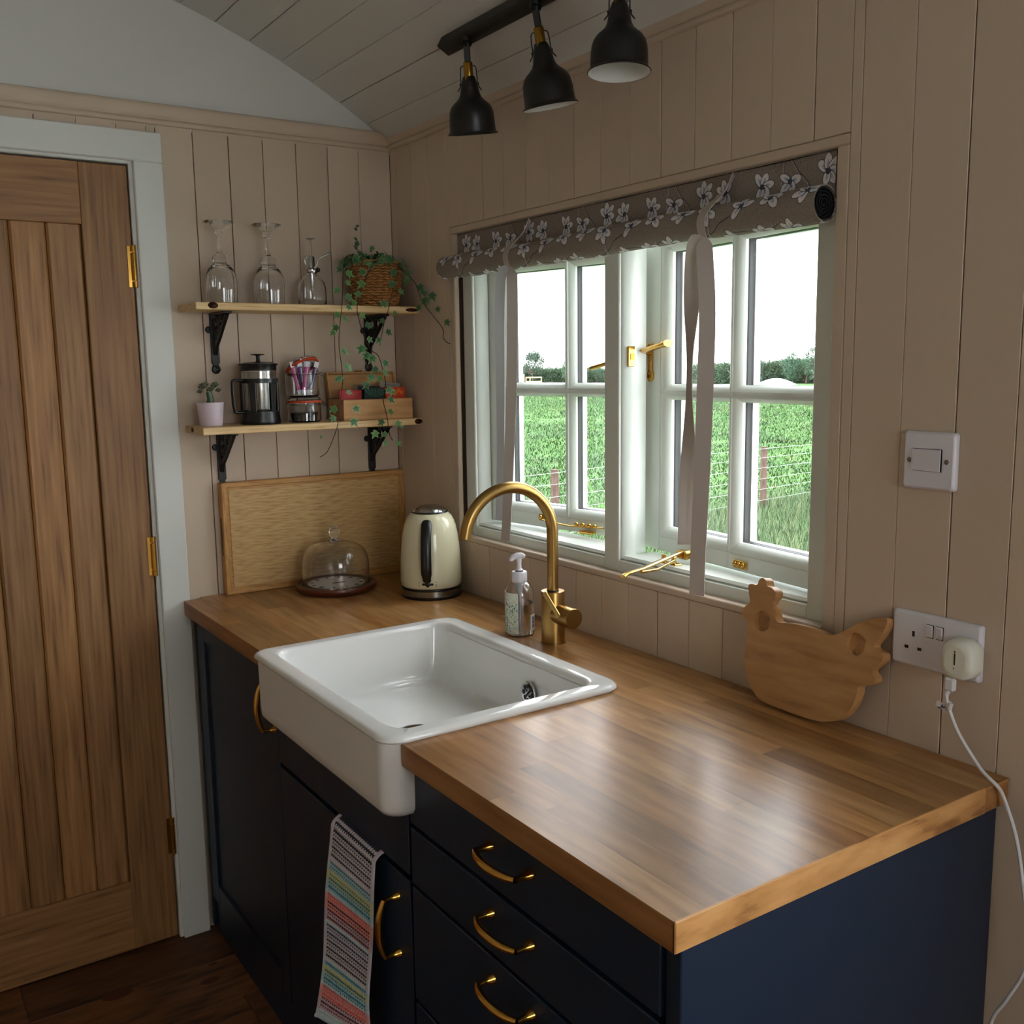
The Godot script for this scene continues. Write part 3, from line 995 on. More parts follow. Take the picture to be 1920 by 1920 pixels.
func blind() -> void:
	var o := thing("roll_up_blind", "grey and white floral fabric blind rolled up and tied at the top of the window", "blind", Vector3(0, 1.7625, 0.93))
	var b := B.new()
	var rows := []
	for i in 7:
		var y := 0.083 - 0.013 * i
		var line := []
		for j in 49:
			var z := -0.585 + 1.170 * j / 48.0
			line.push_back(Vector3(0.010 - 0.004 * i / 6.0 + 0.0015 * sin(z * 31.0), y, z))
		rows.push_back(line)
	b.sheet(rows, 0.002)
	for i in b.u.size():
		b.u[i] = Vector2(b.u[i].x * 4.2, b.u[i].y * 0.28)
	part("panel", b, M.blind_cloth, o)
	# the roll: a spiral of cloth
	b = B.new()
	rows = []
	var turns := 49
	for i in turns:
		var a := -0.9 + TAU * 1.0 * i / (turns - 1)
		var line := []
		for j in 61:
			var z := -0.600 + 1.1885 * j / 60.0
			var r := 0.0265 + 0.0012 * sin(z * 13.0 + 1.0) + 0.0008 * sin(z * 37.0) + 0.0012 * i / turns
			var sag := 0.001 * sin(z * 9.0)
			line.push_back(Vector3(-0.020 + r * cos(a), r * sin(a) + sag, z))
		rows.push_back(line)
	b.sheet(rows, 0.0016)
	for i in b.u.size():
		b.u[i] = Vector2(b.u[i].x * 4.2, 0.3 + b.u[i].y * 0.62)
	part("roll", b, M.blind_cloth, o)
	b = B.new()
	for e in [-0.597, 0.585]:
		var line := []
		for k in 90:
			var a := -0.9 + TAU * 4.0 * k / 89.0
			var r := 0.0262 - 0.0225 * k / 89.0
			line.push_back(Vector3(-0.020 + r * cos(a), r * sin(a), e))
		var r2 := []
		r2.push_back(line)
		var l2 := []
		for p in line:
			l2.push_back(p + Vector3(0, 0, -0.05 * signf(e)))
		r2.push_back(l2)
		b.sheet(r2, 0.0012)
		b.lathe([Vector2(0.024, 0), Vector2(0, 0.0005)], 24, Vector3(-0.020, 0, e - 0.012 * signf(e)), Basis(Vector3.RIGHT, PI / 2))
	part("roll_end", b, M.roll_end, o)
	# two cloth ties: over the roll, knotted below, tails hanging
	var ribbon := func(called: String, pts: Array, widths: Array, m: Material, face: Array) -> void:
		var rb := B.new()
		var rr := []
		for i in pts.size():
			var d: Vector3 = pts[mini(i + 1, pts.size() - 1)] - pts[maxi(i - 1, 0)]
			var s: Vector3 = d.cross(face[i]).normalized() * widths[i] / 2.0
			rr.push_back([pts[i] - s, pts[i] - s * 0.3, pts[i] + s * 0.3, pts[i] + s])
		rb.sheet(rr, 0.0016)
		part(called, rb, m, o)
	var smooth := func(pts: Array, k: int) -> Array:
		var cv := Curve3D.new()
		for i in pts.size():
			var d: Vector3 = (pts[mini(i + 1, pts.size() - 1)] - pts[maxi(i - 1, 0)]) / 6.0
			cv.add_point(pts[i], -d, d)
		var res := []
		for i in k + 1:
			res.push_back(cv.sample(mini(int(float(i) * (pts.size() - 1) / k), pts.size() - 2), float(i) * (pts.size() - 1) / k - mini(int(float(i) * (pts.size() - 1) / k), pts.size() - 2)))
		return res
	for q in [{"z": 0.355, "r": true}, {"z": -0.268, "r": false}]:
		var z: float = q.z
		var loop: Array = smooth.call([Vector3(0.004, 0.078, z + 0.014), Vector3(-0.012, 0.050, z + 0.006), Vector3(-0.040, 0.022, z - 0.006), Vector3(-0.0495, 0.0, z - 0.012), Vector3(-0.040, -0.022, z - 0.018), Vector3(-0.030, -0.031, z - 0.022)], 20)
		var fc := []
		var wd := []
		for i in loop.size():
			fc.push_back((loop[i] - Vector3(-0.02, 0.0, loop[i].z)).normalized())
			wd.push_back(0.026 - 0.012 * i / 20.0)
		ribbon.call("tie", loop, wd, M.tie_cloth, fc)
		var long: Array
		var short: Array
		if q.r:
			long = smooth.call([Vector3(-0.038, -0.026, z - 0.016), Vector3(-0.042, -0.06, z - 0.008), Vector3(-0.042, -0.16, z + 0.000), Vector3(-0.041, -0.30, z - 0.004), Vector3(-0.042, -0.45, z - 0.008), Vector3(-0.042, -0.60, z - 0.015), Vector3(-0.042, -0.675, z - 0.017)], 36)
			short = smooth.call([Vector3(-0.040, -0.024, z - 0.020), Vector3(-0.044, -0.05, z - 0.032), Vector3(-0.046, -0.16, z - 0.036), Vector3(-0.045, -0.27, z - 0.040), Vector3(-0.044, -0.40, z - 0.040), Vector3(-0.043, -0.50, z - 0.044), Vector3(-0.043, -0.583, z - 0.046)], 36)
		else:
			long = smooth.call([Vector3(-0.038, -0.026, z - 0.010), Vector3(-0.042, -0.06, z + 0.004), Vector3(-0.042, -0.16, z + 0.002), Vector3(-0.041, -0.30, z - 0.006), Vector3(-0.042, -0.45, z - 0.018), Vector3(-0.042, -0.60, z - 0.032), Vector3(-0.042, -0.662, z - 0.040)], 36)
			short = smooth.call([Vector3(-0.040, -0.024, z - 0.018), Vector3(-0.044, -0.05, z - 0.038), Vector3(-0.046, -0.16, z - 0.044), Vector3(-0.045, -0.27, z - 0.046), Vector3(-0.044, -0.40, z - 0.050), Vector3(-0.043, -0.52, z - 0.056), Vector3(-0.043, -0.615, z - 0.062)], 36)
		var fl := []
		var wl := []
		var fs := []
		var ws := []
		for i in 37:
			var t := i / 36.0
			fl.push_back(Vector3(-1, 0, 0.75 + 0.35 * sin(t * 5.0)).normalized())
			fs.push_back(Vector3(-1, 0, (0.5 + 1.0 * sin(t * 7.5 + 1.0)) if q.r else 0.5 + 0.25 * sin(t * 6.0)).normalized())
			wl.push_back(lerpf(0.010, 0.0295 if q.r else 0.025, smoothstep(0.0, 0.13, t)))
			ws.push_back(lerpf(0.010, 0.031 if q.r else 0.024, smoothstep(0.0, 0.10, t)))
		ribbon.call("tie", long, wl, M.tie_cloth, fl)
		ribbon.call("tie", short, ws, M.tie_cloth if q.r else M.tie_white, fs)


# ------------------------------------------------------------------ cupboards and worktop
func bow_handle(length: float) -> B:
	# bow handle along local y with two cone-shaped feet; +z stands off the front
	var b := B.new()
	var h := length / 2
	for s in [-1.0, 1.0]:
		b.lathe([Vector2(0.0085, 0), Vector2(0.0075, 0.004), Vector2(0.0055, 0.009), Vector2(0.0045, 0.016), Vector2(0.0048, 0.026)], 14, Vector3(0, s * h, 0), Basis(Vector3.RIGHT, PI / 2))
	var pts := []
	var rr := []
	for i in 25:
		var t := -1.0 + 2.0 * i / 24.0
		pts.push_back(Vector3(0, t * h * 1.0, 0.026 + 0.012 * (1.0 - pow(absf(t), 2.4))))
		rr.push_back(0.0044 + 0.0022 * (1.0 - t * t))
	b.tube(pts, rr, 12)
	return b


func front_panel(z0: float, z1: float, y0: float, y1: float, shaker := false) -> B:
	# a door or drawer front; local origin at the worktop line, x = 0 is the front face
	var b := B.new()
	if not shaker:
		b.span(Vector3(0, y0, z0), Vector3(0.019, y1, z1), 0.0016)
		return b
	var w := 0.055
	b.span(Vector3(0, y0, z0), Vector3(0.019, y1, z0 + w), 0.0016)
	b.span(Vector3(0, y0, z1 - w), Vector3(0.019, y1, z1), 0.0016)
	b.span(Vector3(0, y0, z0 + w), Vector3(0.019, y0 + w, z1 - w), 0.0016)
	b.span(Vector3(0, y1 - w, z0 + w), Vector3(0.019, y1, z1 - w), 0.0016)
	b.span(Vector3(0.007, y0 + w, z0 + w), Vector3(0.018, y1 - w, z1 - w))
	return b


func cupboards() -> void:
	var X := -0.622
	# left-hand unit between the door frame and the sink
	var o := thing("base_cabinet", "navy cupboard between the white door frame and the sink", "cabinet", Vector3(X, 0, 0.31), "")
	var b := B.new()
	b.span(Vector3(0.020, 0.10, -0.285), Vector3(0.58, 0.886, 0.296))
	part("body", b, M.navy_dark, o)
	b = B.new()
	b.span(Vector3(0.0, 0.02, -0.288), Vector3(0.02, 0.886, -0.272), 0.0015)
	part("filler", b, M.navy, o)
	var d := part("door", front_panel(-0.270, 0.2955, 0.105, 0.884, true), M.navy, o)
	var hd := part("handle", bow_handle(0.105), M.brass, d, Vector3(0, 0.800, 0.278))
	hd.rotation.y = -PI / 2
	# sink unit
	o = thing("sink_cabinet", "navy cupboard under the white sink, with towel over its door", "cabinet", Vector3(X, 0, 0.91), "")
	b = B.new()
	b.span(Vector3(0.034, 0.10, -0.302), Vector3(0.58, 0.700, 0.290))
	b.span(Vector3(0.020, 0.70, -0.302), Vector3(0.034, 0.795, 0.290))
	part("body", b, M.navy_dark, o)
	part("front_rail", front_panel(-0.302, 0.288, 0.679, 0.787), M.navy, o)
	d = part("door", front_panel(-0.302, 0.288, 0.105, 0.668), M.navy, o)
	hd = part("handle", bow_handle(0.105), M.brass, d, Vector3(0, 0.570, 0.242))
	hd.rotation.y = -PI / 2
	# drawer unit
	o = thing("drawer_cabinet", "navy drawer unit with brass handles under the near end of the worktop", "cabinet", Vector3(X, 0, 1.51), "")
	b = B.new()
	b.span(Vector3(0.020, 0.10, -0.302), Vector3(0.58, 0.886, 0.300))
	part("body", b, M.navy_dark, o)
	b = B.new()
	b.span(Vector3(0.006, 0.0, 0.302), Vector3(0.022, 0.886, 0.316), 0.001)
	part("filler", b, M.navy, o)
	b = B.new()
	b.span(Vector3(0.001, 0.0, 0.317), Vector3(0.619, 0.886, 0.332), 0.0015)
	part("end_panel", b, M.navy, o)
	var ys := [[0.776, 0.884], [0.671, 0.768], [0.462, 0.664], [0.105, 0.455]]
	var hy := [0.838, 0.735, 0.632, 0.36]
	for i in 4:
		d = part("drawer", front_panel(-0.304, 0.299, ys[i][0], ys[i][1]), M.navy, o)
		hd = part("handle", bow_handle(0.100), M.brass, d, Vector3(0, hy[i], -0.008))
		hd.basis = Basis(Vector3.DOWN, Vector3.BACK, Vector3.LEFT)
	# plinth
	b = B.new()
	b.span(Vector3(X + 0.010, 0, 0.040), Vector3(X + 0.028, 0.099, 1.806), 0.001)
	single("plinth", b, M.navy, "navy plinth board along the floor under the cupboards", "plinth")


func worktop() -> void:
	var o := thing("worktop", "oak butcher block worktop of long staves along the window wall", "worktop", Vector3(0, H, 0))
	var T := 0.0375
	var sink_lo := Vector2(-W, 0.617)
	var sink_hi := Vector2(-0.200, 1.228)
	var b := B.new()
	for q in [[-W + 0.002, 0.023, -0.003, 0.617], [-0.200, 0.617, -0.003, 1.228], [-W + 0.002, 1.228, -0.003, LEN - 0.002]]:
		b.span(Vector3(q[0], -T + 0.001, q[1]), Vector3(q[2], -0.003, q[3]))
	part("core", b, M.top_edge, o)
	# staves
	rng.seed = 31
	var x := -W
	var row := 0
	while x < -0.004:
		var w := minf(0.0474, -0.002 - x)
		if w < 0.012:
			break
		var z := 0.0215 if x < -0.60 else 0.002
		var step := [0.31, 0.17, 0.42, 0.24, 0.36, 0.12, 0.28][row % 7] as float
		while z < LEN - 0.001:
			var z1 := minf(z + step, LEN)
			if LEN - z1 < 0.06:
				z1 = LEN
			step = rng.randf_range(0.32, 0.62)
			var m: Material = M["stave_%d" % rng.randi_range(0, 5)]
			var cuts := [[z, z1]]
			if x < sink_hi.x - 0.0475:
				cuts = []
				if z < sink_lo.y:
					cuts.push_back([z, minf(z1, sink_lo.y)])
				if z1 > sink_hi.y:
					cuts.push_back([maxf(z, sink_hi.y), z1])
			for c in cuts:
				if c[1] - c[0] < 0.004:
					continue
				var sb := B.new()
				var top := 0.0
				# only the outer edges are eased
				sb.span(Vector3(x, -0.003, c[0]), Vector3(x + w, top, c[1]), 0.0)
				part("stave", sb, m, o)
			z = z1
		x += w
		row += 1
	# front and end lippings
	b = B.new()
	b.span(Vector3(-W, -T, 0.0215), Vector3(-W + 0.004, -0.0002, 0.617), 0.0009)
	part("lipping", b, M.top_edge, o, Vector3(-0.0005, 0, 0))
	b = B.new()
	b.span(Vector3(-W, -T, 1.228), Vector3(-W + 0.004, -0.0002, LEN), 0.0009)
	part("lipping", b, M.top_edge, o, Vector3(-0.0005, 0, 0))
	b = B.new()
	b.span(Vector3(-W - 0.0005, -T, LEN - 0.004), Vector3(-0.060, 0.0005, LEN + 0.001), 0.0014)
	part("end_lipping", b, M.top_end, o)
	b = B.new()
	b.span(Vector3(-0.0595, -T, LEN - 0.004), Vector3(-0.003, -0.0006, LEN - 0.0004), 0.001)
	part("end_lipping", b, M.top_edge, o)


func rounded(lo: Vector2, hi: Vector2, r: float, k := 8) -> PackedVector2Array:
	var p := PackedVector2Array()
	for c in [[hi.x - r, hi.y - r, 0.0], [lo.x + r, hi.y - r, PI / 2], [lo.x + r, lo.y + r, PI], [hi.x - r, lo.y + r, PI * 1.5]]:
		for i in k + 1:
			var a: float = c[2] + PI / 2 * i / k
			p.push_back(Vector2(c[0] + r * cos(a), c[1] + r * sin(a)))
	return p


func loops(b: B, rings: Array) -> void:
	# joins rings of equal count [points (x, z), y], smooth where the bend is gentle
	var m: int = rings[0][0].size()
	var P := func(i: int, k: int) -> Vector3:
		var q: Vector2 = rings[i][0][posmod(k, m)]
		return Vector3(q.x, rings[i][1], q.y)
	var fn := []
	for i in rings.size() - 1:
		var line := PackedVector3Array()
		for k in m:
			var q: Vector3 = (P.call(i, k + 1) - P.call(i, k - 1) + P.call(i + 1, k + 1) - P.call(i + 1, k - 1)).cross(P.call(i + 1, k) - P.call(i, k)).normalized()
			line.push_back(-q)
		fn.push_back(line)
	for i in rings.size() - 1:
		var na := PackedVector3Array()
		var nb := PackedVector3Array()
		for k in m:
			var q: Vector3 = fn[i][k]
			na.push_back((q + fn[i - 1][k]).normalized() if i > 0 and q.dot(fn[i - 1][k]) > 0.6 else q)
			nb.push_back((q + fn[i + 1][k]).normalized() if i < rings.size() - 2 and q.dot(fn[i + 1][k]) > 0.6 else q)
		for k in m:
			var j := (k + 1) % m
			b.tri(P.call(i, k), P.call(i, j), P.call(i + 1, j), na[k], na[j], nb[j])
			b.tri(P.call(i, k), P.call(i + 1, j), P.call(i + 1, k), na[k], nb[j], nb[k])


func sink() -> void:
	var o := thing("butler_sink", "white ceramic apron-front butler sink set into the worktop", "sink", Vector3(-0.435, H, 0.923))
	# outside and inside as one glazed body, from the bottom up and down into the bowl
	var b := B.new()
	var x0 := -0.243
	var x1 := 0.247
	var z0 := -0.313
	var z1 := 0.313
	var lo := Vector2(x0, z0)
	var hi := Vector2(x1, z1)
	var inset := func(d: float, r: float) -> PackedVector2Array:
		return rounded(lo + Vector2(d, d), hi - Vector2(d, d), r)
	# the rim plate standing on the worktop
	var rim: Array = [
		[inset.call(0.012, 0.030), -0.004], [inset.call(0.003, 0.036), 0.000], [inset.call(0.000, 0.038), 0.004], [inset.call(0.001, 0.038), 0.008],
		[inset.call(0.005, 0.036), 0.0115], [inset.call(0.010, 0.034), 0.0125], [inset.call(0.030, 0.030), 0.0125]]
	var bowl := func(d: float, r: float) -> PackedVector2Array:
		return rounded(Vector2(x0 + 0.040 + d, z0 + 0.034 + d), Vector2(x1 - 0.044 - d, z1 - 0.034 - d), r)
	rim.append_array([[bowl.call(-0.006, 0.040), 0.0120], [bowl.call(-0.002, 0.038), 0.0108], [bowl.call(0.001, 0.036), 0.0075], [bowl.call(0.003, 0.035), 0.001],
		[bowl.call(0.010, 0.034), -0.085], [bowl.call(0.018, 0.036), -0.104], [bowl.call(0.026, 0.038), -0.112], [bowl.call(0.040, 0.040), -0.117], [bowl.call(0.080, 0.04), -0.119], [bowl.call(0.150, 0.02), -0.120]])
	loops(b, rim)
	var last: PackedVector2Array = rim[rim.size() - 1][0]
	for k in last.size():
		var p := last[k]
		var q := last[(k + 1) % last.size()]
		b.flat(Vector3(p.x, -0.120, p.y), Vector3(q.x, -0.120, q.y), Vector3(0, -0.1202, 0), Vector3.UP)
	# apron and the sides that show below the rim
	var apron := func(d: float, r: float) -> PackedVector2Array:
		return rounded(Vector2(x0 + 0.006 + d, z0 + 0.008 + d), Vector2(x1 - 0.05 - d, z1 - 0.009 - d), r)
	loops(b, [[apron.call(0.12, 0.02), -0.129], [apron.call(0.02, 0.03), -0.129], [apron.call(0.008, 0.032), -0.1275], [apron.call(0.002, 0.034), -0.118], [apron.call(0.001, 0.034), -0.10], [apron.call(0.0, 0.034), -0.002]])
	part("basin", b, M.ceramic, o)
	# overflow grid on the inner back wall
	var ob := B.new()
	var ox := 0.1885
	var bs := Basis(Vector3.BACK, PI / 2)
	ob.lathe([Vector2(0.0245, 0), Vector2(0.0245, 0.003), Vector2(0.0225, 0.004), Vector2(0.0215, 0.0032), Vector2(0, 0.0032)], 32, Vector3(ox + 0.002, -0.058, 0.085), bs)
	part("overflow", ob, M.chrome, o)
	ob = B.new()
	for k in 8:
		var a := TAU * k / 8
		ob.lathe([Vector2(0.0048, 0), Vector2(0.0048, 0.0008), Vector2(0, 0.0008)], 12, Vector3(ox - 0.0012, -0.058 + 0.0145 * sin(a), 0.085 + 0.0145 * cos(a)), bs)
	ob.lathe([Vector2(0.0024, 0), Vector2(0.0024, 0.0012), Vector2(0, 0.0012)], 12, Vector3(ox - 0.0012, -0.058, 0.085), bs)
	for k in 4:
		var a := TAU * (k + 0.5) / 4
		ob.lathe([Vector2(0.0026, 0), Vector2(0.0026, 0.0008), Vector2(0, 0.0008)], 10, Vector3(ox - 0.0012, -0.058 + 0.0068 * sin(a), 0.085 + 0.0068 * cos(a)), bs)
	part("overflow_hole", ob, M.black, o)
	ob = B.new()
	ob.lathe([Vector2(0.045, 0), Vector2(0.045, 0.002), Vector2(0.040, 0.003), Vector2(0.034, 0.0012), Vector2(0, 0.001)], 32, Vector3(-0.02, -0.1208, 0.0))
	part("waste", ob, M.chrome, o)


func tap() -> void:
	var o := thing("kitchen_tap", "tall brushed brass swan-neck mixer tap behind the sink", "tap", Vector3(-0.1075, H, 0.903))
	var b := B.new()
	b.lathe([Vector2(0, 0), Vector2(0.0268, 0), Vector2(0.0268, 0.003), Vector2(0.0253, 0.0035), Vector2(0.0253, 0.112), Vector2(0.0247, 0.1135), Vector2(0.013, 0.1138)], 48)
	part("body", b, M.brass_satin, o)
	# spout
	b = B.new()
	var pts := []
	for y in [0.105, 0.16, 0.22]:
		pts.push_back(Vector3(0, y, 0))
	var R := 0.1035
	var yaw := deg_to_rad(4.0)
	for i in 31:
		var a := deg_to_rad(170.0) * i / 30.0
		var d := R - R * cos(a)
		pts.push_back(Vector3(-d * cos(yaw), 0.2395 + R * sin(a), -d * sin(yaw)))
	var e: Vector3 = (pts[pts.size() - 1] - pts[pts.size() - 2]).normalized()
	pts.push_back(pts[pts.size() - 1] + e * 0.012)
	b.tube(pts, 0.0122, 28)
	part("spout", b, M.brass_satin, o)
	b = B.new()
	b.lathe([Vector2(0.0133, 0.1136), Vector2(0.0133, 0.1155), Vector2(0.0122, 0.116)], 32)
	part("collar", b, M.black, o)
	# side cartridge and its flat lever
	b = B.new()
	var bs := Basis(Vector3.RIGHT, PI / 2)
	b.lathe([Vector2(0.0200, 0.015), Vector2(0.0212, 0.036), Vector2(0.0212, 0.0405)], 40, Vector3(0, 0.066, 0), bs)
	b.lathe([Vector2(0.0205, 0.0408), Vector2(0.0218, 0.0412), Vector2(0.0218, 0.0735), Vector2(0.0208, 0.0745), Vector2(0, 0.0745)], 40, Vector3(0, 0.066, 0), bs)
	part("knob", b, M.brass_satin, o)
	b = B.new()
	var dir := Vector3(-0.006, 0.045, -0.043).normalized()
	var lb := Basis(dir.cross(Vector3.LEFT).normalized(), dir, Vector3.ZERO)
	lb.z = lb.x.cross(lb.y)
	b.box(Vector3(-0.0235, 0.0905, 0.0285), Vector3(0.012, 0.066, 0.0045), 0.0012, lb)
	part("lever", b, M.brass_satin, o)


func drawer_towel() -> void:
	# bobbly woven cloth, folded over the top of the sink cupboard's door
	var o := thing("kitchen_towel", "knobbly striped woven towel hanging over the sink cupboard door", "towel", Vector3(-0.625, 0.668, 1.01))
	var NW := 22          # stitches across
	var NR := 50          # rows down the front
	var k := 5            # points per stitch
	var lil := Color(0.62, 0.58, 0.64)
	var dark := Color(0.035, 0.035, 0.06)
	var pale := Color(0.55, 0.68, 0.73)
	var aqua := Color(0.36, 0.60, 0.70)
	var teal := Color(0.05, 0.22, 0.30)
	var lime := Color(0.60, 0.62, 0.32)
	var red := Color(0.72, 0.14, 0.15)
	var coral := Color(0.80, 0.33, 0.30)
	var wine := Color(0.13, 0.02, 0.05)
	var rose := Color(0.60, 0.45, 0.52)
	var navy := Color(0.03, 0.045, 0.13)
	# [rows, bobble, ground]
	var bands := [[3, lil, dark], [6, lil, dark], [1, lil, lil], [1, pale, teal], [1, aqua, teal], [1, lime, lime], [2, lime, teal], [2, aqua, teal], [1, pale, aqua], [2, coral, red], [2, coral, wine], [3, rose, wine], [1, pale, pale], [3, lil, navy], [6, lil, dark], [1, pale, lil], [1, aqua, teal], [1, lime, lime], [1, lime, teal], [2, aqua, teal], [1, pale, teal], [3, coral, red], [3, rose, wine], [2, pale, pale]]
	var top := []
	var low := []
	for q in bands:
		for i in q[0]:
			top.push_back(q[1])
			low.push_back(q[2])
	NR = top.size()
	var rows := []
	var cols := []
	var ns := (NR + 4) * k + 1
	for i in ns:
		var s := float(i) / k - 4.0          # row number; the first four lie on the far side
		var line := []
		var cl := []
		var row := clampi(int(floor(s)), 0, NR - 1)
		var t := clampf(s / NR, 0.0, 1.0)
		for j in NW * k + 1:
			var f := float(j) / (NW * k)
			# base: over the door's edge, then down; the lower left corner stands off the door
			var z := lerpf(-0.0905, 0.0905, f)
			var y := -t * lerpf(0.388, 0.352, f) + 0.006
			var x := -0.010 - 0.012 * sin(t * 3.0) - lerpf(0.040, 0.010, f) * t * t
			x -= 0.006 * sin(t * 7.0 + f * 2.0) * t
			z += -0.010 * t * (1.0 - f) + 0.008 * sin(t * 5.5 + 0.5) * f * t - 0.004 * t * f
			if s < 2.0:
				# round the top edge of the door (19 mm thick), with a radius
				var a := clampf((2.0 - s) / 4.5, 0.0, 1.0)
				var ang := a * PI
				x = lerpf(-0.010, -0.0115, clampf(s / 2.0, 0, 1)) + 0.0175 - 0.0175 * cos(ang)
				y = 0.004 + 0.0075 * sin(ang) - (0.010 * clampf(s / 2.0, 0.0, 1.0) if s > 0.0 else 0.0)
				if s <= -2.2:
					y -= (-2.2 - s) * 0.0075
			# stitches, each row shifted by half
			var u := f * NW + (0.5 if row % 2 else 0.0)
			var fu := u - floorf(u) - 0.5
			var fv := s - floorf(s) - 0.5
			var bump := maxf(0.0, 1.0 - pow((fu / 0.36), 2.0) - pow((fv / 0.5), 2.0))
			var edge := minf(f, 1.0 - f)
			if edge < 0.045:
				bump = 0.75
			x -= sqrt(bump) * 0.0034
			line.push_back(Vector3(x, y, z))
			var c: Color = top[row] if bump > 0.60 else low[row]
			if edge < 0.045:
				c = (top[row] as Color).lerp(lil, 0.3)
			cl.push_back(c)
		rows.push_back(line)
		cols.push_back(cl)
	var b := B.new()
	b.coloured = true
	b.sheet(rows, 0.004, cols)
	part("cloth", b, M.yarn, o)
	# the hem cord and its end at the lower corner
	b = B.new()
	b.coloured = true
	b.tint = pale
	var cord := []
	for j in range(0, NW * k + 1, 5):
		cord.push_back(rows[ns - 1][j] + Vector3(-0.001, -0.001, 0))
	cord.push_back(cord[cord.size() - 1] + Vector3(-0.001, -0.012, 0.001))
	b.tube(cord, 0.0042, 10)
	b.ball(cord[cord.size() - 1], Vector3.ONE * 0.0055, 10)
	part("hem", b, M.yarn, o)


# ------------------------------------------------------------------ things on the worktop
func kettle() -> void:
	var o := thing("electric_kettle", "cream and chrome electric kettle in the corner beside the cutting board", "kettle", Vector3(-0.094, H, 0.345))
	# handle and gauge face the camera
	o.rotation.y = atan2(-1.24, 2.24) - 0.13
	var b := B.new()
	b.lathe([Vector2(0, 0), Vector2(0.078, 0), Vector2(0.0795, 0.003), Vector2(0.0795, 0.007), Vector2(0.078, 0.008)], 56)
	part("base", b, M.black_plastic, o)
	b = B.new()
	b.lathe([Vector2(0.077, 0.008), Vector2(0.0785, 0.0085), Vector2(0.0785, 0.0225), Vector2(0.077, 0.0235)], 56)
	part("base_band", b, M.steel, o)
	b = B.new()
	b.lathe([Vector2(0.0755, 0.0235), Vector2(0.0785, 0.024), Vector2(0.0785, 0.0285), Vector2(0.077, 0.029)], 56)
	part("trim_band", b, M.black_plastic, o)
	b = B.new()
	var pr := [Vector2(0.0765, 0.029), Vector2(0.0795, 0.033), Vector2(0.0802, 0.045), Vector2(0.0795, 0.075), Vector2(0.0778, 0.105), Vector2(0.0752, 0.135), Vector2(0.0718, 0.162), Vector2(0.0675, 0.184), Vector2(0.0625, 0.199), Vector2(0.0565, 0.2095), Vector2(0.0505, 0.2155), Vector2(0.046, 0.2185)]
	b.lathe(pr, 64)
	part("body", b, M.cream, o)
	b = B.new()
	b.lathe([Vector2(0.0465, 0.2175), Vector2(0.0485, 0.2195), Vector2(0.048, 0.222), Vector2(0.046, 0.2225)], 56)
	part("lid_ring", b, M.black_plastic, o)
	b = B.new()
	b.lathe([Vector2(0.046, 0.2215), Vector2(0.0435, 0.2265), Vector2(0.037, 0.2315), Vector2(0.025, 0.2358), Vector2(0.012, 0.2378), Vector2(0, 0.2382)], 48)
	part("lid", b, M.chrome, o)
	b = B.new()
	b.sheet([[Vector3(-0.016, 0.2362, 0.000), Vector3(0.016, 0.2362, 0.000)], [Vector3(-0.014, 0.2345, 0.020), Vector3(0.014, 0.2345, 0.020)], [Vector3(-0.009, 0.2300, 0.034), Vector3(0.009, 0.2300, 0.034)]], 0.003)
	part("lid_catch", b, M.black_plastic, o)
	# the handle: a black strap following the side towards the camera
	b = B.new()
	var pts := []
	var rr := []
	for q in [[0.201, 0.058], [0.196, 0.066], [0.185, 0.0745], [0.165, 0.083], [0.14, 0.0885], [0.115, 0.0915], [0.09, 0.0925], [0.072, 0.091], [0.060, 0.087], [0.053, 0.082], [0.049, 0.0785]]:
		pts.push_back(Vector3(0, q[0], q[1]))
		rr.push_back(0.0135 if q[0] > 0.06 else 0.0105)
	rr[0] = 0.011
	rr[10] = 0.007
	b.tube(pts, rr, 18, true, 0.62)
	part("handle", b, M.black_plastic, o)
	b = B.new()
	var p2 := []
	for q in [[0.19, 0.0815], [0.165, 0.0920], [0.14, 0.0972], [0.115, 0.1000], [0.09, 0.1010], [0.075, 0.0998]]:
		p2.push_back(Vector3(0.0005, q[0] - 0.002, q[1] - 0.0012))
	b.tube(p2, [0.001, 0.0024, 0.0027, 0.0027, 0.0026, 0.001], 10, true, 0.5)
	part("handle_inlay", b, M.black_metal, o)
	# switch lozenge and printed marks
	b = B.new()
	b.box(Vector3(0.001, 0.0435, 0.0800), Vector3(0.013, 0.013, 0.006), 0.002, Basis(Vector3.BACK, PI / 4))
	b.box(Vector3(0.001, 0.0435, 0.0795), Vector3(0.030, 0.006, 0.004), 0.0018)
	part("switch", b, M.black_plastic, o)
	b = B.new()
	for q in [[-0.0215, 0.047], [-0.0215, 0.040], [0.0225, 0.049], [0.0225, 0.042], [0.0225, 0.038]]:
		b.box(Vector3(q[0], q[1], sqrt(0.0802 * 0.0802 - q[0] * q[0]) + 0.0001), Vector3(0.0022, 0.0022, 0.0006), 0.0, Basis(Vector3.UP, q[0] / 0.08))
	part("printed_mark", b, M.black_plastic, o)
	# spout lip at the far side
	b = B.new()
	b.sheet([[Vector3(-0.024, 0.214, -0.050), Vector3(0, 0.216, -0.056), Vector3(0.024, 0.214, -0.050)], [Vector3(-0.018, 0.200, -0.066), Vector3(0, 0.203, -0.080), Vector3(0.018, 0.200, -0.066)], [Vector3(-0.010, 0.175, -0.070), Vector3(0, 0.176, -0.076), Vector3(0.010, 0.175, -0.070)]], 0.003)
	part("spout", b, M.cream, o)


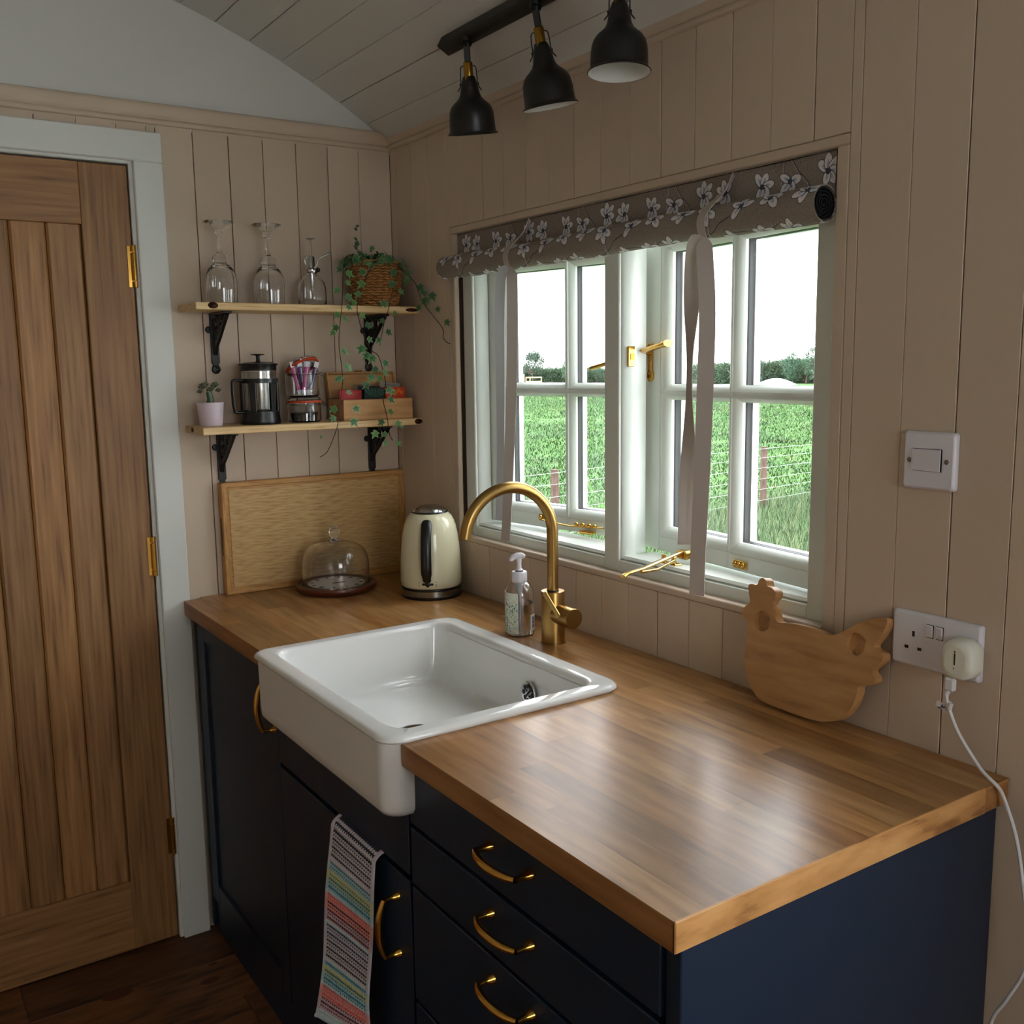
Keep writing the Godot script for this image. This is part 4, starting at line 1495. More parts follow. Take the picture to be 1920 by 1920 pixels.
func dome() -> void:
	var at := Vector3(-0.272, H, 0.142)
	var o := thing("cake_stand", "round reddish wooden cake plate with a dial-printed centre under the glass dome", "cake plate", at)
	var b := B.new()
	b.lathe([Vector2(0, 0), Vector2(0.092, 0), Vector2(0.100, 0.003), Vector2(0.1065, 0.010), Vector2(0.108, 0.016), Vector2(0.106, 0.021), Vector2(0.101, 0.0225), Vector2(0.097, 0.0215), Vector2(0.095, 0.0185), Vector2(0, 0.0185)], 64)
	part("plate", b, M.red_wood, o)
	b = B.new()
	b.lathe([Vector2(0.093, 0.0186), Vector2(0.0925, 0.0196), Vector2(0, 0.0196)], 64)
	part("inlay", b, M.slate, o)
	b = B.new()
	b.lathe([Vector2(0.076, 0.0197), Vector2(0.0755, 0.0203), Vector2(0, 0.0203)], 64)
	part("dial", b, M.white_enamel, o)
	b = B.new()
	for k in 12:
		var a := TAU * k / 12
		b.box(Vector3(0.0655 * cos(a), 0.0205, 0.0655 * sin(a)), Vector3(0.0115, 0.0005, 0.0048 + 0.003 * (k % 3)), 0.0, Basis(Vector3.UP, -a))
	for q in [[0.0, 0.0, 0.040], [0.0, 0.0045, 0.030], [0.0, -0.0045, 0.034]]:
		b.box(Vector3(0.004 + q[0], 0.0205, 0.006 + q[1]), Vector3(q[2], 0.0005, 0.0022))
	part("printed_mark", b, M.slate, o)
	o = thing("glass_dome", "clear glass cloche with round knob over the wooden cake plate", "cake dome", at + Vector3(0, 0.0197, 0))
	b = B.new()
	var out := [Vector2(0.0885, 0.001), Vector2(0.0888, 0.02), Vector2(0.0888, 0.05), Vector2(0.087, 0.068), Vector2(0.082, 0.083), Vector2(0.073, 0.0955), Vector2(0.060, 0.104), Vector2(0.050, 0.1075), Vector2(0.035, 0.1100), Vector2(0.018, 0.1115)]
	var pr := out.duplicate()
	pr.append_array([Vector2(0.0, 0.112)])
	var inn := []
	for k in range(out.size() - 1, -1, -1):
		inn.push_back(Vector2(maxf(out[k].x - 0.0026, 0.0), out[k].y - (0.0026 if k > 3 else 0.0)))
	var full := [Vector2(0.0859, 0.0002), Vector2(0.0885, 0.0002)]
	full.append_array(pr)
	b.lathe(full, 64)
	var down := [Vector2(0.0, 0.1094)]
	down.append_array(inn)
	down.push_back(Vector2(0.0859, 0.0002))
	b.lathe(down, 64)
	part("dome", b, M.glass, o)
	b = B.new()
	b.lathe([Vector2(0.0165, 0.1118), Vector2(0.012, 0.114), Vector2(0.0085, 0.119), Vector2(0.0085, 0.123), Vector2(0.0125, 0.127), Vector2(0.0150, 0.134), Vector2(0.0150, 0.141), Vector2(0.0125, 0.148), Vector2(0.0075, 0.152), Vector2(0, 0.1533)], 32)
	b.lathe([Vector2(0, 0.1118), Vector2(0.0165, 0.1118)], 32)
	part("knob", b, M.glass, o)


func soap() -> void:
	var o := thing("soap_bottle", "clear pump bottle of hand soap with floral label beside the tap", "soap bottle", Vector3(-0.126, H, 0.803))
	o.rotation.y = -0.55
	var b := B.new()
	var R := 0.0325
	var body := [Vector2(0.029, 0.0), Vector2(0.0318, 0.002), Vector2(R, 0.006), Vector2(R, 0.085), Vector2(0.0318, 0.095), Vector2(0.0290, 0.105), Vector2(0.0240, 0.113), Vector2(0.0175, 0.118), Vector2(0.0135, 0.1195), Vector2(0.0125, 0.1205)]
	var full := [Vector2(0, 0.0)]
	full.append_array(body)
	b.lathe(full, 48)
	var down := []
	for k in range(body.size() - 1, 0, -1):
		down.push_back(Vector2(body[k].x - 0.0012, maxf(body[k].y, 0.003)))
	down.push_back(Vector2(0, 0.003))
	b.lathe(down, 48)
	part("bottle", b, M.glass, o)
	b = B.new()
	b.lathe([Vector2(0, 0.0035), Vector2(R - 0.0016, 0.0035), Vector2(R - 0.0016, 0.0715), Vector2(0, 0.0715)], 48)
	part("liquid", b, M.water, o)
	# collar, stem and the hooked pump head
	b = B.new()
	b.lathe([Vector2(0.0166, 0.1185), Vector2(0.0170, 0.1195), Vector2(0.0170, 0.1400), Vector2(0.0160, 0.1415), Vector2(0.0095, 0.1418)], 36)
	for k in 24:
		var a := TAU * k / 24
		b.box(Vector3(0.0169 * cos(a), 0.1295, 0.0169 * sin(a)), Vector3(0.0008, 0.018, 0.0012), 0.0, Basis(Vector3.UP, -a))
	part("collar", b, M.white_plastic, o)
	b = B.new()
	b.lathe([Vector2(0.0088, 0.1415), Vector2(0.0088, 0.1438), Vector2(0, 0.1439)], 24)
	part("gasket", b, M.black_plastic, o)
	b = B.new()
	b.lathe([Vector2(0.0088, 0.1440), Vector2(0.0085, 0.1458), Vector2(0.0052, 0.1475), Vector2(0.0048, 0.160), Vector2(0.0058, 0.168), Vector2(0.0075, 0.1725)], 24)
	b.tube([Vector3(0.013, 0.1738, 0), Vector3(0.006, 0.1760, 0), Vector3(-0.004, 0.1762, 0), Vector3(-0.012, 0.1735, 0), Vector3(-0.0165, 0.1690, 0), Vector3(-0.0175, 0.1650, 0)], [0.0040, 0.0068, 0.0072, 0.0066, 0.0056, 0.0050], 16)
	part("pump", b, M.white_plastic, o)
	b = B.new()
	b.lathe([Vector2(0.0085, 0.118), Vector2(0.0080, 0.100), Vector2(0.0052, 0.096), Vector2(0.0050, 0.088), Vector2(0.0026, 0.086), Vector2(0.0024, 0.008), Vector2(0, 0.008)], 20)
	part("dip_tube", b, M.white_plastic, o)
	# printed label on the left, bar code label on the right
	var im := Image.create(96, 128, false, Image.FORMAT_RGB8)
	im.fill(Color(0.80, 0.82, 0.76))
	var r := RandomNumberGenerator.new()
	r.seed = 3
	for i in 420:
		var c: Color = [Color(0.12, 0.16, 0.18), Color(0.35, 0.58, 0.45), Color(0.55, 0.70, 0.62), Color(0.70, 0.66, 0.45), Color(0.9, 0.9, 0.86)][r.randi_range(0, 4)]
		var x := r.randi_range(0, 90)
		var y := r.randi_range(20, 124)
		im.fill_rect(Rect2i(x, y, r.randi_range(1, 4), r.randi_range(2, 6)), c)
	for i in 60:
		im.fill_rect(Rect2i(r.randi_range(0, 30), r.randi_range(60, 110), 5, 4), Color(0.32, 0.60, 0.48))
	var lm := mat("soap_label", Color.WHITE, 0.4)
	lm.albedo_texture = ImageTexture.create_from_image(im)
	b = B.new()
	var rows := []
	for i in 2:
		var line := []
		for j in 13:
			var a := deg_to_rad(lerpf(-105, -8, j / 12.0))
			line.push_back(Vector3(sin(a) * (R + 0.0003), [0.098, 0.007][i], cos(a) * (R + 0.0003)))
		rows.push_back(line)
	b.sheet(rows, 0.0004)
	part("label", b, lm, o)
	im = Image.create(32, 64, false, Image.FORMAT_RGB8)
	im.fill(Color(0.88, 0.89, 0.9))
	for y in 64:
		if (y * 7 + y / 3) % 5 < 3 and y > 5 and y < 58:
			im.fill_rect(Rect2i(8, y, 19, 1), Color(0.12, 0.13, 0.16))
	lm = mat("bar_code", Color.WHITE, 0.4)
	lm.albedo_texture = ImageTexture.create_from_image(im)
	b = B.new()
	rows = []
	for i in 2:
		var line := []
		for j in 7:
			var a := deg_to_rad(lerpf(44, 78, j / 6.0))
			line.push_back(Vector3(sin(a) * (R + 0.0003), [0.047, 0.012][i], cos(a) * (R + 0.0003)))
		rows.push_back(line)
	b.sheet(rows, 0.0004)
	part("bar_code", b, lm, o)


func boards() -> void:
	# bamboo board standing against the back wall
	var o := thing("bamboo_board", "large bamboo chopping board with a juice groove leaning on the back wall", "chopping board", Vector3(-0.268, H, 0.006))
	o.rotation.x = deg_to_rad(-0.6)
	var w := 0.267
	var h := 0.298
	var t := 0.028
	var b := B.new()
	b.span(Vector3(-w + 0.020, 0.020, 0), Vector3(w - 0.020, h - 0.020, t - 0.0012))
	part("panel", b, M.bamboo, o)
	b = B.new()
	b.span(Vector3(-w + 0.0005, h - 0.014, 0), Vector3(w - 0.0005, h, t), 0.002)
	b.span(Vector3(-w + 0.0005, 0, 0), Vector3(w - 0.0005, 0.014, t), 0.002)
	part("edge", b, M.bamboo_rim, o)
	b = B.new()
	b.span(Vector3(-w, 0.0005, 0), Vector3(-w + 0.014, h - 0.0005, t - 0.0002), 0.002)
	b.span(Vector3(w - 0.014, 0.0005, 0), Vector3(w, h - 0.0005, t - 0.0002), 0.002)
	part("edge", b, M.bamboo_stile, o)
	b = B.new()
	ring4(b, Vector2(-w + 0.014, 0.014), Vector2(w - 0.014, h - 0.014), 0.0065, 0.0, t - 0.0035)
	part("groove", b, M.bamboo_rim, o)
	b = B.new()
	b.span(Vector3(-w - 0.0004, 0.105, 0.008), Vector3(-w + 0.001, 0.205, 0.0155), 0.0004)
	part("hand_grip", b, M.black, o)
	# hen-shaped board leaning under the window's end
	var tilt := atan2(0.036, 0.222)
	var bs := Basis(Vector3(0, 0, 1), Vector3(sin(tilt), cos(tilt), 0), Vector3(-cos(tilt), sin(tilt), 0))
	var zc := 1.52
	o = thing("hen_board", "wooden hen-shaped serving board with two round dimples leaning beside the double socket", "serving board", Vector3(-0.056, H, zc))
	var raw := [1.3718, 0.1440, 1.3764, 0.158, 1.3865, 0.1679, 1.3806, 0.1868, 1.3787, 0.1975, 1.3872, 0.201, 1.3976, 0.2009, 1.4011, 0.2104, 1.4079, 0.2155, 1.4161, 0.212, 1.4202, 0.2029, 1.4304, 0.2018, 1.4402, 0.1958, 1.4406, 0.1862, 1.4326, 0.1749, 1.4415, 0.1669, 1.4524, 0.1467]
	raw.append_array([1.481, 0.1499, 1.5229, 0.1512, 1.5662, 0.1477, 1.6034, 0.1703, 1.6165, 0.1802, 1.6355, 0.1895, 1.6548, 0.1953, 1.663, 0.1935, 1.6627, 0.183, 1.6556, 0.1657, 1.6452, 0.1493, 1.6511, 0.1436, 1.6616, 0.1408, 1.6656, 0.1348, 1.6621, 0.1252, 1.65, 0.1134, 1.6479, 0.1076])
	raw.append_array([1.6539, 0.1021, 1.6569, 0.0958, 1.6519, 0.0892, 1.6406, 0.0836, 1.6289, 0.0796, 1.6286, 0.0688, 1.6237, 0.0477, 1.6138, 0.0305, 1.5991, 0.0162, 1.5806, 0.0089, 1.5587, 0.0040, 1.5126, 0.0025, 1.4439, 0.0045, 1.4277, 0.0115, 1.4102, 0.0256, 1.3997, 0.0409, 1.3921, 0.069, 1.3904, 0.1087, 1.3879, 0.1302, 1.3828, 0.1368])
	var cv := Curve2D.new()
	var n := raw.size() / 2
	var P := func(i: int) -> Vector2:
		return Vector2(raw[posmod(i, n) * 2] - zc, raw[posmod(i, n) * 2 + 1])
	var poly := PackedVector2Array()
	for i in n:
		var p0: Vector2 = P.call(i - 1)
		var p1: Vector2 = P.call(i)
		var p2: Vector2 = P.call(i + 1)
		var p3: Vector2 = P.call(i + 2)
		for k in 4:
			poly.push_back(p1.cubic_interpolate(p2, p0, p3, k / 4.0))
	var th := 0.0195
	var c := CSGCombiner3D.new()
	c.name = "plank"
	var body := CSGPolygon3D.new()
	body.name = "outline"
	body.polygon = poly
	body.depth = th
	body.smooth_faces = false
	c.add_child(body)
	for q in [[1.4208, 0.1411], [1.6140, 0.1442]]:
		var cut := CSGCylinder3D.new()
		cut.name = "dimple"
		cut.operation = CSGShape3D.OPERATION_SUBTRACTION
		cut.radius = 0.0178
		cut.height = 0.018
		cut.sides = 40
		cut.position = Vector3(q[0] - zc, q[1], 0.0)
		cut.rotation.x = PI / 2
		c.add_child(cut, true)
	c.material_override = M.beech
	o.add_child(c, true)
	c.position = Vector3(0, 0.004, 0)
	o.basis = bs


func plate_frame(b: B, w: float, h: float, d: float) -> void:
	# moulded wall plate, local xy, +z off the wall, lower corner at the origin
	var r0 := rounded(Vector2(0, 0), Vector2(w, h), 0.005, 5)
	var r1 := rounded(Vector2(0.0008, 0.0008), Vector2(w - 0.0008, h - 0.0008), 0.005, 5)
	var r2 := rounded(Vector2(0.004, 0.004), Vector2(w - 0.004, h - 0.004), 0.004, 5)
	# rings live in (x, z) with y up: turned so that y is off the wall
	var keep := b.xf
	b.xf = keep * Transform3D(Basis(Vector3(1, 0, 0), Vector3(0, 0, 1), Vector3(0, -1, 0)), Vector3(0, h, 0))
	loops(b, [[r0, 0.0], [r0, d * 0.5], [r1, d * 0.75], [r2, d]])
	var mid := Vector3(w / 2, d, h / 2)
	for k in r2.size():
		var p := r2[k]
		var q := r2[(k + 1) % r2.size()]
		b.flat(Vector3(p.x, d, p.y), Vector3(q.x, d, q.y), mid, Vector3.UP)
	b.xf = keep


func electrics() -> void:
	var wall := Basis(Vector3(0, 0, 1), Vector3.UP, Vector3(-1, 0, 0))
	# isolator switch
	var o := thing("wall_switch", "square white wall switch plate above the double socket", "light switch", Vector3(-0.0005, 1.3255, 1.668))
	o.basis = wall
	var b := B.new()
	plate_frame(b, 0.0855, 0.0855, 0.0095)
	part("plate", b, M.white_plastic, o)
	b = B.new()
	b.span(Vector3(0.0168, 0.0273, 0.0094), Vector3(0.0651, 0.0607, 0.0098))
	part("gap", b, M.black, o)
	b = B.new()
	b.sheet([[Vector3(0.0160, 0.0600, 0.0103), Vector3(0.034, 0.0600, 0.0112), Vector3(0.0645, 0.0600, 0.0135)], [Vector3(0.0160, 0.0280, 0.0103), Vector3(0.034, 0.0280, 0.0112), Vector3(0.0645, 0.0280, 0.0135)]], 0.002)
	part("rocker", b, M.white_plastic, o)
	for x in [0.0115, 0.0725]:
		b = B.new()
		b.lathe([Vector2(0.0036, 0), Vector2(0.0036, 0.0008), Vector2(0.0024, 0.0014), Vector2(0, 0.0015)], 16, Vector3(x, 0.043, 0.0093), Basis(Vector3.RIGHT, PI / 2))
		b.box(Vector3(x, 0.043, 0.0109), Vector3(0.0055, 0.0011, 0.0004), 0.0, Basis(Vector3.BACK, 0.7))
		part("screw", b, M.steel, o)
	# double socket
	o = thing("double_socket", "white double wall socket with one charger plugged into it", "socket", Vector3(-0.0005, 1.0515, 1.662))
	o.basis = wall
	b = B.new()
	plate_frame(b, 0.146, 0.0855, 0.0095)
	part("plate", b, M.white_plastic, o)
	for x in [0.038, 0.108]:
		b = B.new()
		b.box(Vector3(x, 0.052, 0.00955), Vector3(0.0042, 0.0085, 0.0006))
		b.box(Vector3(x - 0.011, 0.030, 0.00955), Vector3(0.0066, 0.0046, 0.0006))
		b.box(Vector3(x + 0.011, 0.030, 0.00955), Vector3(0.0066, 0.0046, 0.0006))
		part("pin_hole", b, M.black, o)
	for x in [0.065, 0.081]:
		b = B.new()
		b.box(Vector3(x + 0.0004, 0.0615, 0.00955), Vector3(0.0120, 0.0205, 0.0004))
		part("gap", b, M.black, o)
		b = B.new()
		b.box(Vector3(x, 0.0615, 0.0103), Vector3(0.0110, 0.0192, 0.0036), 0.0012, Basis(Vector3.RIGHT, 0.09))
		part("rocker", b, M.white_plastic, o)
	# charger
	o = thing("usb_charger", "rounded white plug-in charger in the right half of the socket", "charger", Vector3(-0.0105, 1.0885, 1.7895))
	o.basis = wall
	b = B.new()
	var rr := []
	var cs := [[0.0, 0.0], [0.003, -0.0012], [0.024, -0.0006], [0.0285, 0.0010], [0.0315, 0.004], [0.0325, 0.008]]
	b.xf = Transform3D(Basis(Vector3(1, 0, 0), Vector3(0, 0, 1), Vector3(0, -1, 0)), Vector3.ZERO)
	for q in cs:
		rr.push_back([rounded(Vector2(-0.0238 + q[1], -0.0283 + q[1]), Vector2(0.0238 - q[1], 0.0283 - q[1]), 0.0195 - q[1] * 0.5, 8), q[0]])
	loops(b, rr)
	var last: PackedVector2Array = rr[rr.size() - 1][0]
	for k in last.size():
		var p := last[k]
		var q := last[(k + 1) % last.size()]
		b.flat(Vector3(p.x, 0.0325, p.y), Vector3(q.x, 0.0325, q.y), Vector3(0, 0.0327, 0), Vector3.UP)
	part("body", b, M.soft_plastic, o)
	b = B.new()
	b.box(Vector3(0.000, 0.0025, 0.0328), Vector3(0.0018, 0.0165, 0.0006))
	b.box(Vector3(0.000, 0.0135, 0.0328), Vector3(0.0016, 0.0022, 0.0006))
	b.box(Vector3(-0.0008, -0.0115, 0.0328), Vector3(0.0014, 0.0014, 0.0006))
	part("printed_mark", b, M.slate, o)
	# cable
	o = thing("charging_cable", "white charging cable running from the wall charger down past the worktop's end", "cable", Vector3(-0.040, 1.0515, 1.783))
	b = B.new()
	b.box(Vector3(0, 0.0, 0.0), Vector3(0.0095, 0.019, 0.0150), 0.0022)
	part("connector", b, M.cable_white, o)
	b = B.new()
	var c := Curve3D.new()
	var route := [Vector3(0.0000, -0.0060, 0.0000), Vector3(0.0000, -0.0228, -0.0045), Vector3(0.0000, -0.0655, 0.0146), Vector3(-0.0020, -0.1055, 0.0500), Vector3(-0.0060, -0.1170, 0.0690), Vector3(-0.0050, -0.1235, 0.0795), Vector3(0.0070, -0.1425, 0.0840), Vector3(0.0100, -0.1957, 0.1040), Vector3(0.0100, -0.2615, 0.1180), Vector3(0.0100, -0.3188, 0.1270), Vector3(0.0100, -0.3787, 0.1290), Vector3(0.0100, -0.4391, 0.1065), Vector3(0.0100, -0.4890, 0.0850), Vector3(0.0100, -0.5715, 0.0790), Vector3(0.0100, -0.7515, 0.0970), Vector3(0.0000, -1.0315, 0.1470), Vector3(-0.0600, -1.0475, 0.2170), Vector3(-0.1600, -1.0475, 0.5170)]
	for i in route.size():
		var d: Vector3 = (route[mini(i + 1, route.size() - 1)] - route[maxi(i - 1, 0)]) / 6.0
		c.add_point(route[i], -d, d)
	c.bake_interval = 0.006
	var pts := []
	for p in c.get_baked_points():
		pts.push_back(p)
	b.tube([pts[0], pts[1], pts[2], pts[3], pts[4]], [0.0042, 0.0040, 0.0036, 0.0032, 0.003], 14)
	b.tube(pts, 0.0026, 14)
	part("cord", b, M.cable_white, o)
	b = B.new()
	b.box(Vector3(0.0, -0.036, -0.011), Vector3(0.0009, 0.009, 0.020), 0.0003, Basis(Vector3.RIGHT, 0.3))
	b.lathe([Vector2(0.0035, -0.005), Vector2(0.0035, 0.005)], 14, Vector3(0, -0.032, 0.0015), Basis(Vector3.RIGHT, 0.2))
	part("flag_label", b, M.cable_white, o)
	b = B.new()
	for q in [[-0.0155, -0.0395, 0.5], [-0.0125, -0.0375, -0.9], [-0.0105, -0.0355, 0.8], [-0.0075, -0.0365, -0.5]]:
		b.box(Vector3(-0.0006, q[1], q[0]), Vector3(0.0003, 0.0014, 0.0042), 0.0, Basis(Vector3.RIGHT, q[2]))
	part("printed_mark", b, mat("ink", Color(0.03, 0.08, 0.25), 0.5), o)


func track_light() -> void:
	# bar screwed to the sloping ceiling, three spot lamps
	var nrm := Vector3(-0.479, -0.877, 0).normalized()
	var o := thing("track_light", "black ceiling bar with three black and brass bell spotlights, switched off", "track light", Vector3(-0.157, 2.2115, 0.585))
	var up := -nrm
	var across := Vector3(up.y, -up.x, 0)
	var bs := Basis(across, up, across.cross(up))
	var b := B.new()
	var prof := PackedVector2Array([Vector2(-0.0165, 0.0125), Vector2(-0.0175, -0.0100), Vector2(-0.0145, -0.0125), Vector2(0.0145, -0.0125), Vector2(0.0175, -0.0100), Vector2(0.0165, 0.0125)])
	b.prism(prof, 0.70, Transform3D(Basis(across, up, Vector3.BACK if across.cross(up).z > 0 else Vector3.FORWARD), Vector3(0, 0, 0.0 if across.cross(up).z > 0 else 0.70)), 0.001)
	part("bar", b, M.black_metal, o)
	# lamps: position of the joint along the bar, direction of the opening
	var eye := Vector3(-1.33292, 1.51741, 2.58363)
	var cam_up := Vector3(0.0932, 0.9891, -0.1139)
	var cam_right := Vector3(0.8302, -0.0140, 0.5573)
	# the axis of each lamp was read off the photograph: lean to the side, tilt towards the eye
	for q in [[0.099, 4.7, 0.5], [0.352, 9.8, 8.0], [0.602, -0.3, 20.0]]:
		var s := Node3D.new()
		s.name = "spotlight"
		o.add_child(s, true)
		var joint := Vector3(-0.006, -0.0105, q[0])
		s.position = joint
		var d: Vector3 = (o.position + joint + Vector3(0, -0.1, 0) - eye).normalized()
		var dn := (-cam_up - d * (-cam_up).dot(d)).normalized()
		var rt := d.cross(-dn).normalized()
		var axis := dn.rotated(d, 0.0) * cos(deg_to_rad(q[1])) + rt * sin(deg_to_rad(q[1]))
		axis = (axis * cos(deg_to_rad(q[2])) - d * sin(deg_to_rad(q[2]))).normalized()
		# bracket of two leaves hanging from the bar
		b = B.new()
		b.tube([Vector3(0, 0.004, 0), Vector3(0, -0.006, 0)], 0.0105, 18)
		b.box(Vector3(0, -0.008, 0), Vector3(0.016, 0.018, 0.008), 0.002)
		b.tube([Vector3(-0.011, -0.008, 0), Vector3(0.011, -0.008, 0)], 0.0058, 14)
		part("joint", b, M.black_metal, s)
		var y := -axis
		var x := d.cross(y).normalized()
		var lb := Basis(x, y, x.cross(y))
		b = B.new()
		b.xf = Transform3D(lb, Vector3(0, -0.008, 0))
		b.box(Vector3(0, -0.017, 0), Vector3(0.0135, 0.040, 0.010), 0.002)
		part("stem", b, M.black_metal, s)
		b = B.new()
		b.xf = Transform3D(lb, Vector3(0, -0.008, 0))
		b.lathe([Vector2(0, -0.0655), Vector2(0.0100, -0.0655), Vector2(0.0100, -0.0385), Vector2(0.0088, -0.0365), Vector2(0, -0.0365)], 24)
		# the strap of the clip
		b.box(Vector3(-0.0045, -0.060, 0.0105), Vector3(0.0075, 0.046, 0.0022), 0.0008, Basis(Vector3.RIGHT, -0.10))
		b.box(Vector3(-0.0045, -0.090, 0.0140), Vector3(0.0080, 0.014, 0.0040), 0.001, Basis(Vector3.RIGHT, -0.18))
		part("collar", b, M.brass_dark, s)
		b = B.new()
		b.xf = Transform3D(lb, Vector3(0, -0.008, 0))
		for e in [-1.0, 1.0]:
			b.tube([Vector3(e * 0.007, -0.0455, 0), Vector3(e * 0.013, -0.0445, 0), Vector3(e * 0.0165, -0.0485, 0), Vector3(e * 0.0175, -0.060, 0), Vector3(e * 0.0178, -0.078, 0), Vector3(e * 0.0200, -0.086, 0), Vector3(e * 0.0260, -0.094, 0.002)], 0.0012, 8)
			b.tube([Vector3(e * 0.014, -0.080, 0), Vector3(e * 0.021, -0.0815, 0)], 0.0030, 10)
		part("wire_clip", b, M.black_metal, s)
		# bell shade, white inside
		b = B.new()
		b.xf = Transform3D(lb, Vector3(0, -0.008, 0))
		var out := [Vector2(0.0545, -0.1815), Vector2(0.0552, -0.1800), Vector2(0.0540, -0.1785), Vector2(0.0508, -0.1760), Vector2(0.0500, -0.1725), Vector2(0.0492, -0.150), Vector2(0.0480, -0.138), Vector2(0.0450, -0.1285), Vector2(0.0395, -0.1205), Vector2(0.0310, -0.1135), Vector2(0.0250, -0.1075), Vector2(0.0215, -0.1000), Vector2(0.0190, -0.088), Vector2(0.0160, -0.075), Vector2(0.0125, -0.0655), Vector2(0.010, -0.0640), Vector2(0, -0.0640)]
		b.lathe(out, 48)
		part("shade", b, M.black_metal, s)
		b = B.new()
		b.xf = Transform3D(lb, Vector3(0, -0.008, 0))
		var inn := []
		for k in range(11, 3, -1):
			inn.push_back(Vector2(out[k].x - 0.0016, out[k].y - 0.0016))
		inn.push_back(Vector2(0.0490, -0.1765))
		inn.push_back(Vector2(0.0538, -0.1812))
		inn.push_front(Vector2(0, -0.1035))
		b.lathe(inn, 48)
		part("lining", b, M.white_enamel, s)


# ------------------------------------------------------------------ shelves and what stands on them
func bracket_outline() -> Array:
	# cast bracket seen from the side: x off the wall, y below the shelf; two pieces with gaps between
	var back := PackedVector2Array([Vector2(0, 0), Vector2(0.011, 0), Vector2(0.011, -0.125), Vector2(0.015, -0.140), Vector2(0.013, -0.152), Vector2(0, -0.155)])
	var arm := PackedVector2Array([Vector2(0, 0), Vector2(0.125, 0), Vector2(0.128, -0.004), Vector2(0.125, -0.0085), Vector2(0, -0.0085)])
	return [back, arm]


func bracket(o: Node3D, at: Vector3) -> void:
	var br := Node3D.new()
	br.name = "bracket"
	o.add_child(br, true)
	br.position = at
	# side plane: local x off the wall
	var t := Basis(Vector3.BACK, Vector3.UP, Vector3.LEFT)
	var b := B.new()
	b.span(Vector3(-0.0105, -0.128, 0.0), Vector3(0.0105, 0.0, 0.006), 0.0015)
	b.lathe([Vector2(0.0112, 0), Vector2(0.0118, 0.002), Vector2(0.011, 0.0055), Vector2(0.008, 0.0072), Vector2(0, 0.0075)], 24, Vector3(0, -0.143, 0), Basis(Vector3.RIGHT, PI / 2))
	b.span(Vector3(-0.0075, -0.140, 0.0), Vector3(0.0075, -0.120, 0.0058), 0.0015)
	b.lathe([Vector2(0.0085, 0), Vector2(0.0088, 0.003), Vector2(0.007, 0.006), Vector2(0, 0.0065)], 20, Vector3(-0.0135, -0.042, 0), Basis(Vector3.RIGHT, PI / 2))
	b.span(Vector3(-0.0115, -0.0065, 0.0), Vector3(0.0115, 0.0, 0.118), 0.002)
	# scrolls of the web
	var ring := func(c: Vector2, r: float, thick: float, a0: float, a1: float) -> void:
		var pts := []
		for i in 19:
			var a := lerpf(a0, a1, i / 18.0)
			pts.push_back(Vector3(0, c.y + r * sin(a), c.x + r * cos(a)))
		b.tube(pts, thick, 8)
	ring.call(Vector2(0.034, -0.030), 0.020, 0.0055, 0.0, TAU)
	ring.call(Vector2(0.070, -0.024), 0.0135, 0.0048, 0.0, TAU)
	ring.call(Vector2(0.026, -0.062), 0.0125, 0.0048, 0.0, TAU)
	ring.call(Vector2(0.094, -0.0155), 0.0075, 0.0042, 0.0, TAU)
	b.tube([Vector3(0, -0.105, 0.006), Vector3(0, -0.083, 0.018), Vector3(0, -0.066, 0.042), Vector3(0, -0.046, 0.066), Vector3(0, -0.028, 0.088), Vector3(0, -0.012, 0.108), Vector3(0, -0.006, 0.114)], 0.0056, 10)
	b.tube([Vector3(0, -0.052, 0.052), Vector3(0, -0.030, 0.052), Vector3(0, -0.008, 0.050)], 0.0048, 8)
	b.ball(Vector3(0, -0.040, 0.034), Vector3(0.0055, 0.008, 0.008), 12)
	part("cast_frame", b, M.cast_iron, br)
	b = B.new()
	b.ball(Vector3(0, -0.143, 0.0072), Vector3(0.0032, 0.0032, 0.0018), 12)
	part("screw", b, M.steel, br)


func shelves() -> void:
	for q in [["pine shelf near the top with two upturned glasses and trailing ivy on it", 1.677, 0.0], ["pine shelf below, holding the coffee press, jars and wooden tea box", 1.375, 0.005]]:
		var o := thing("wall_shelf", q[0], "shelf", Vector3(-0.304, q[1], 0.0), "pine shelves on black brackets")
		var b := B.new()
		b.span(Vector3(-0.304, -0.018, 0.001), Vector3(0.303, 0, 0.150), 0.0018)
		part("board", b, M.pine, o)
		b = B.new()
		if q[1] > 1.5:
			b.ball(Vector3(-0.262, -0.0075, 0.1499), Vector3(0.013, 0.008, 0.0009), 16)
			b.ball(Vector3(0.280, -0.009, 0.1499), Vector3(0.020, 0.005, 0.0007), 14)
		else:
			b.ball(Vector3(0.291, -0.009, 0.1499), Vector3(0.012, 0.0075, 0.0009), 16)
			b.ball(Vector3(-0.3038, -0.008, 0.06), Vector3(0.0006, 0.007, 0.014), 12)
		part("knot", b, M.pine_knot, o)
		bracket(o, Vector3(-0.217, -0.018, 0.0))
		bracket(o, Vector3(0.217, -0.018, 0.0))


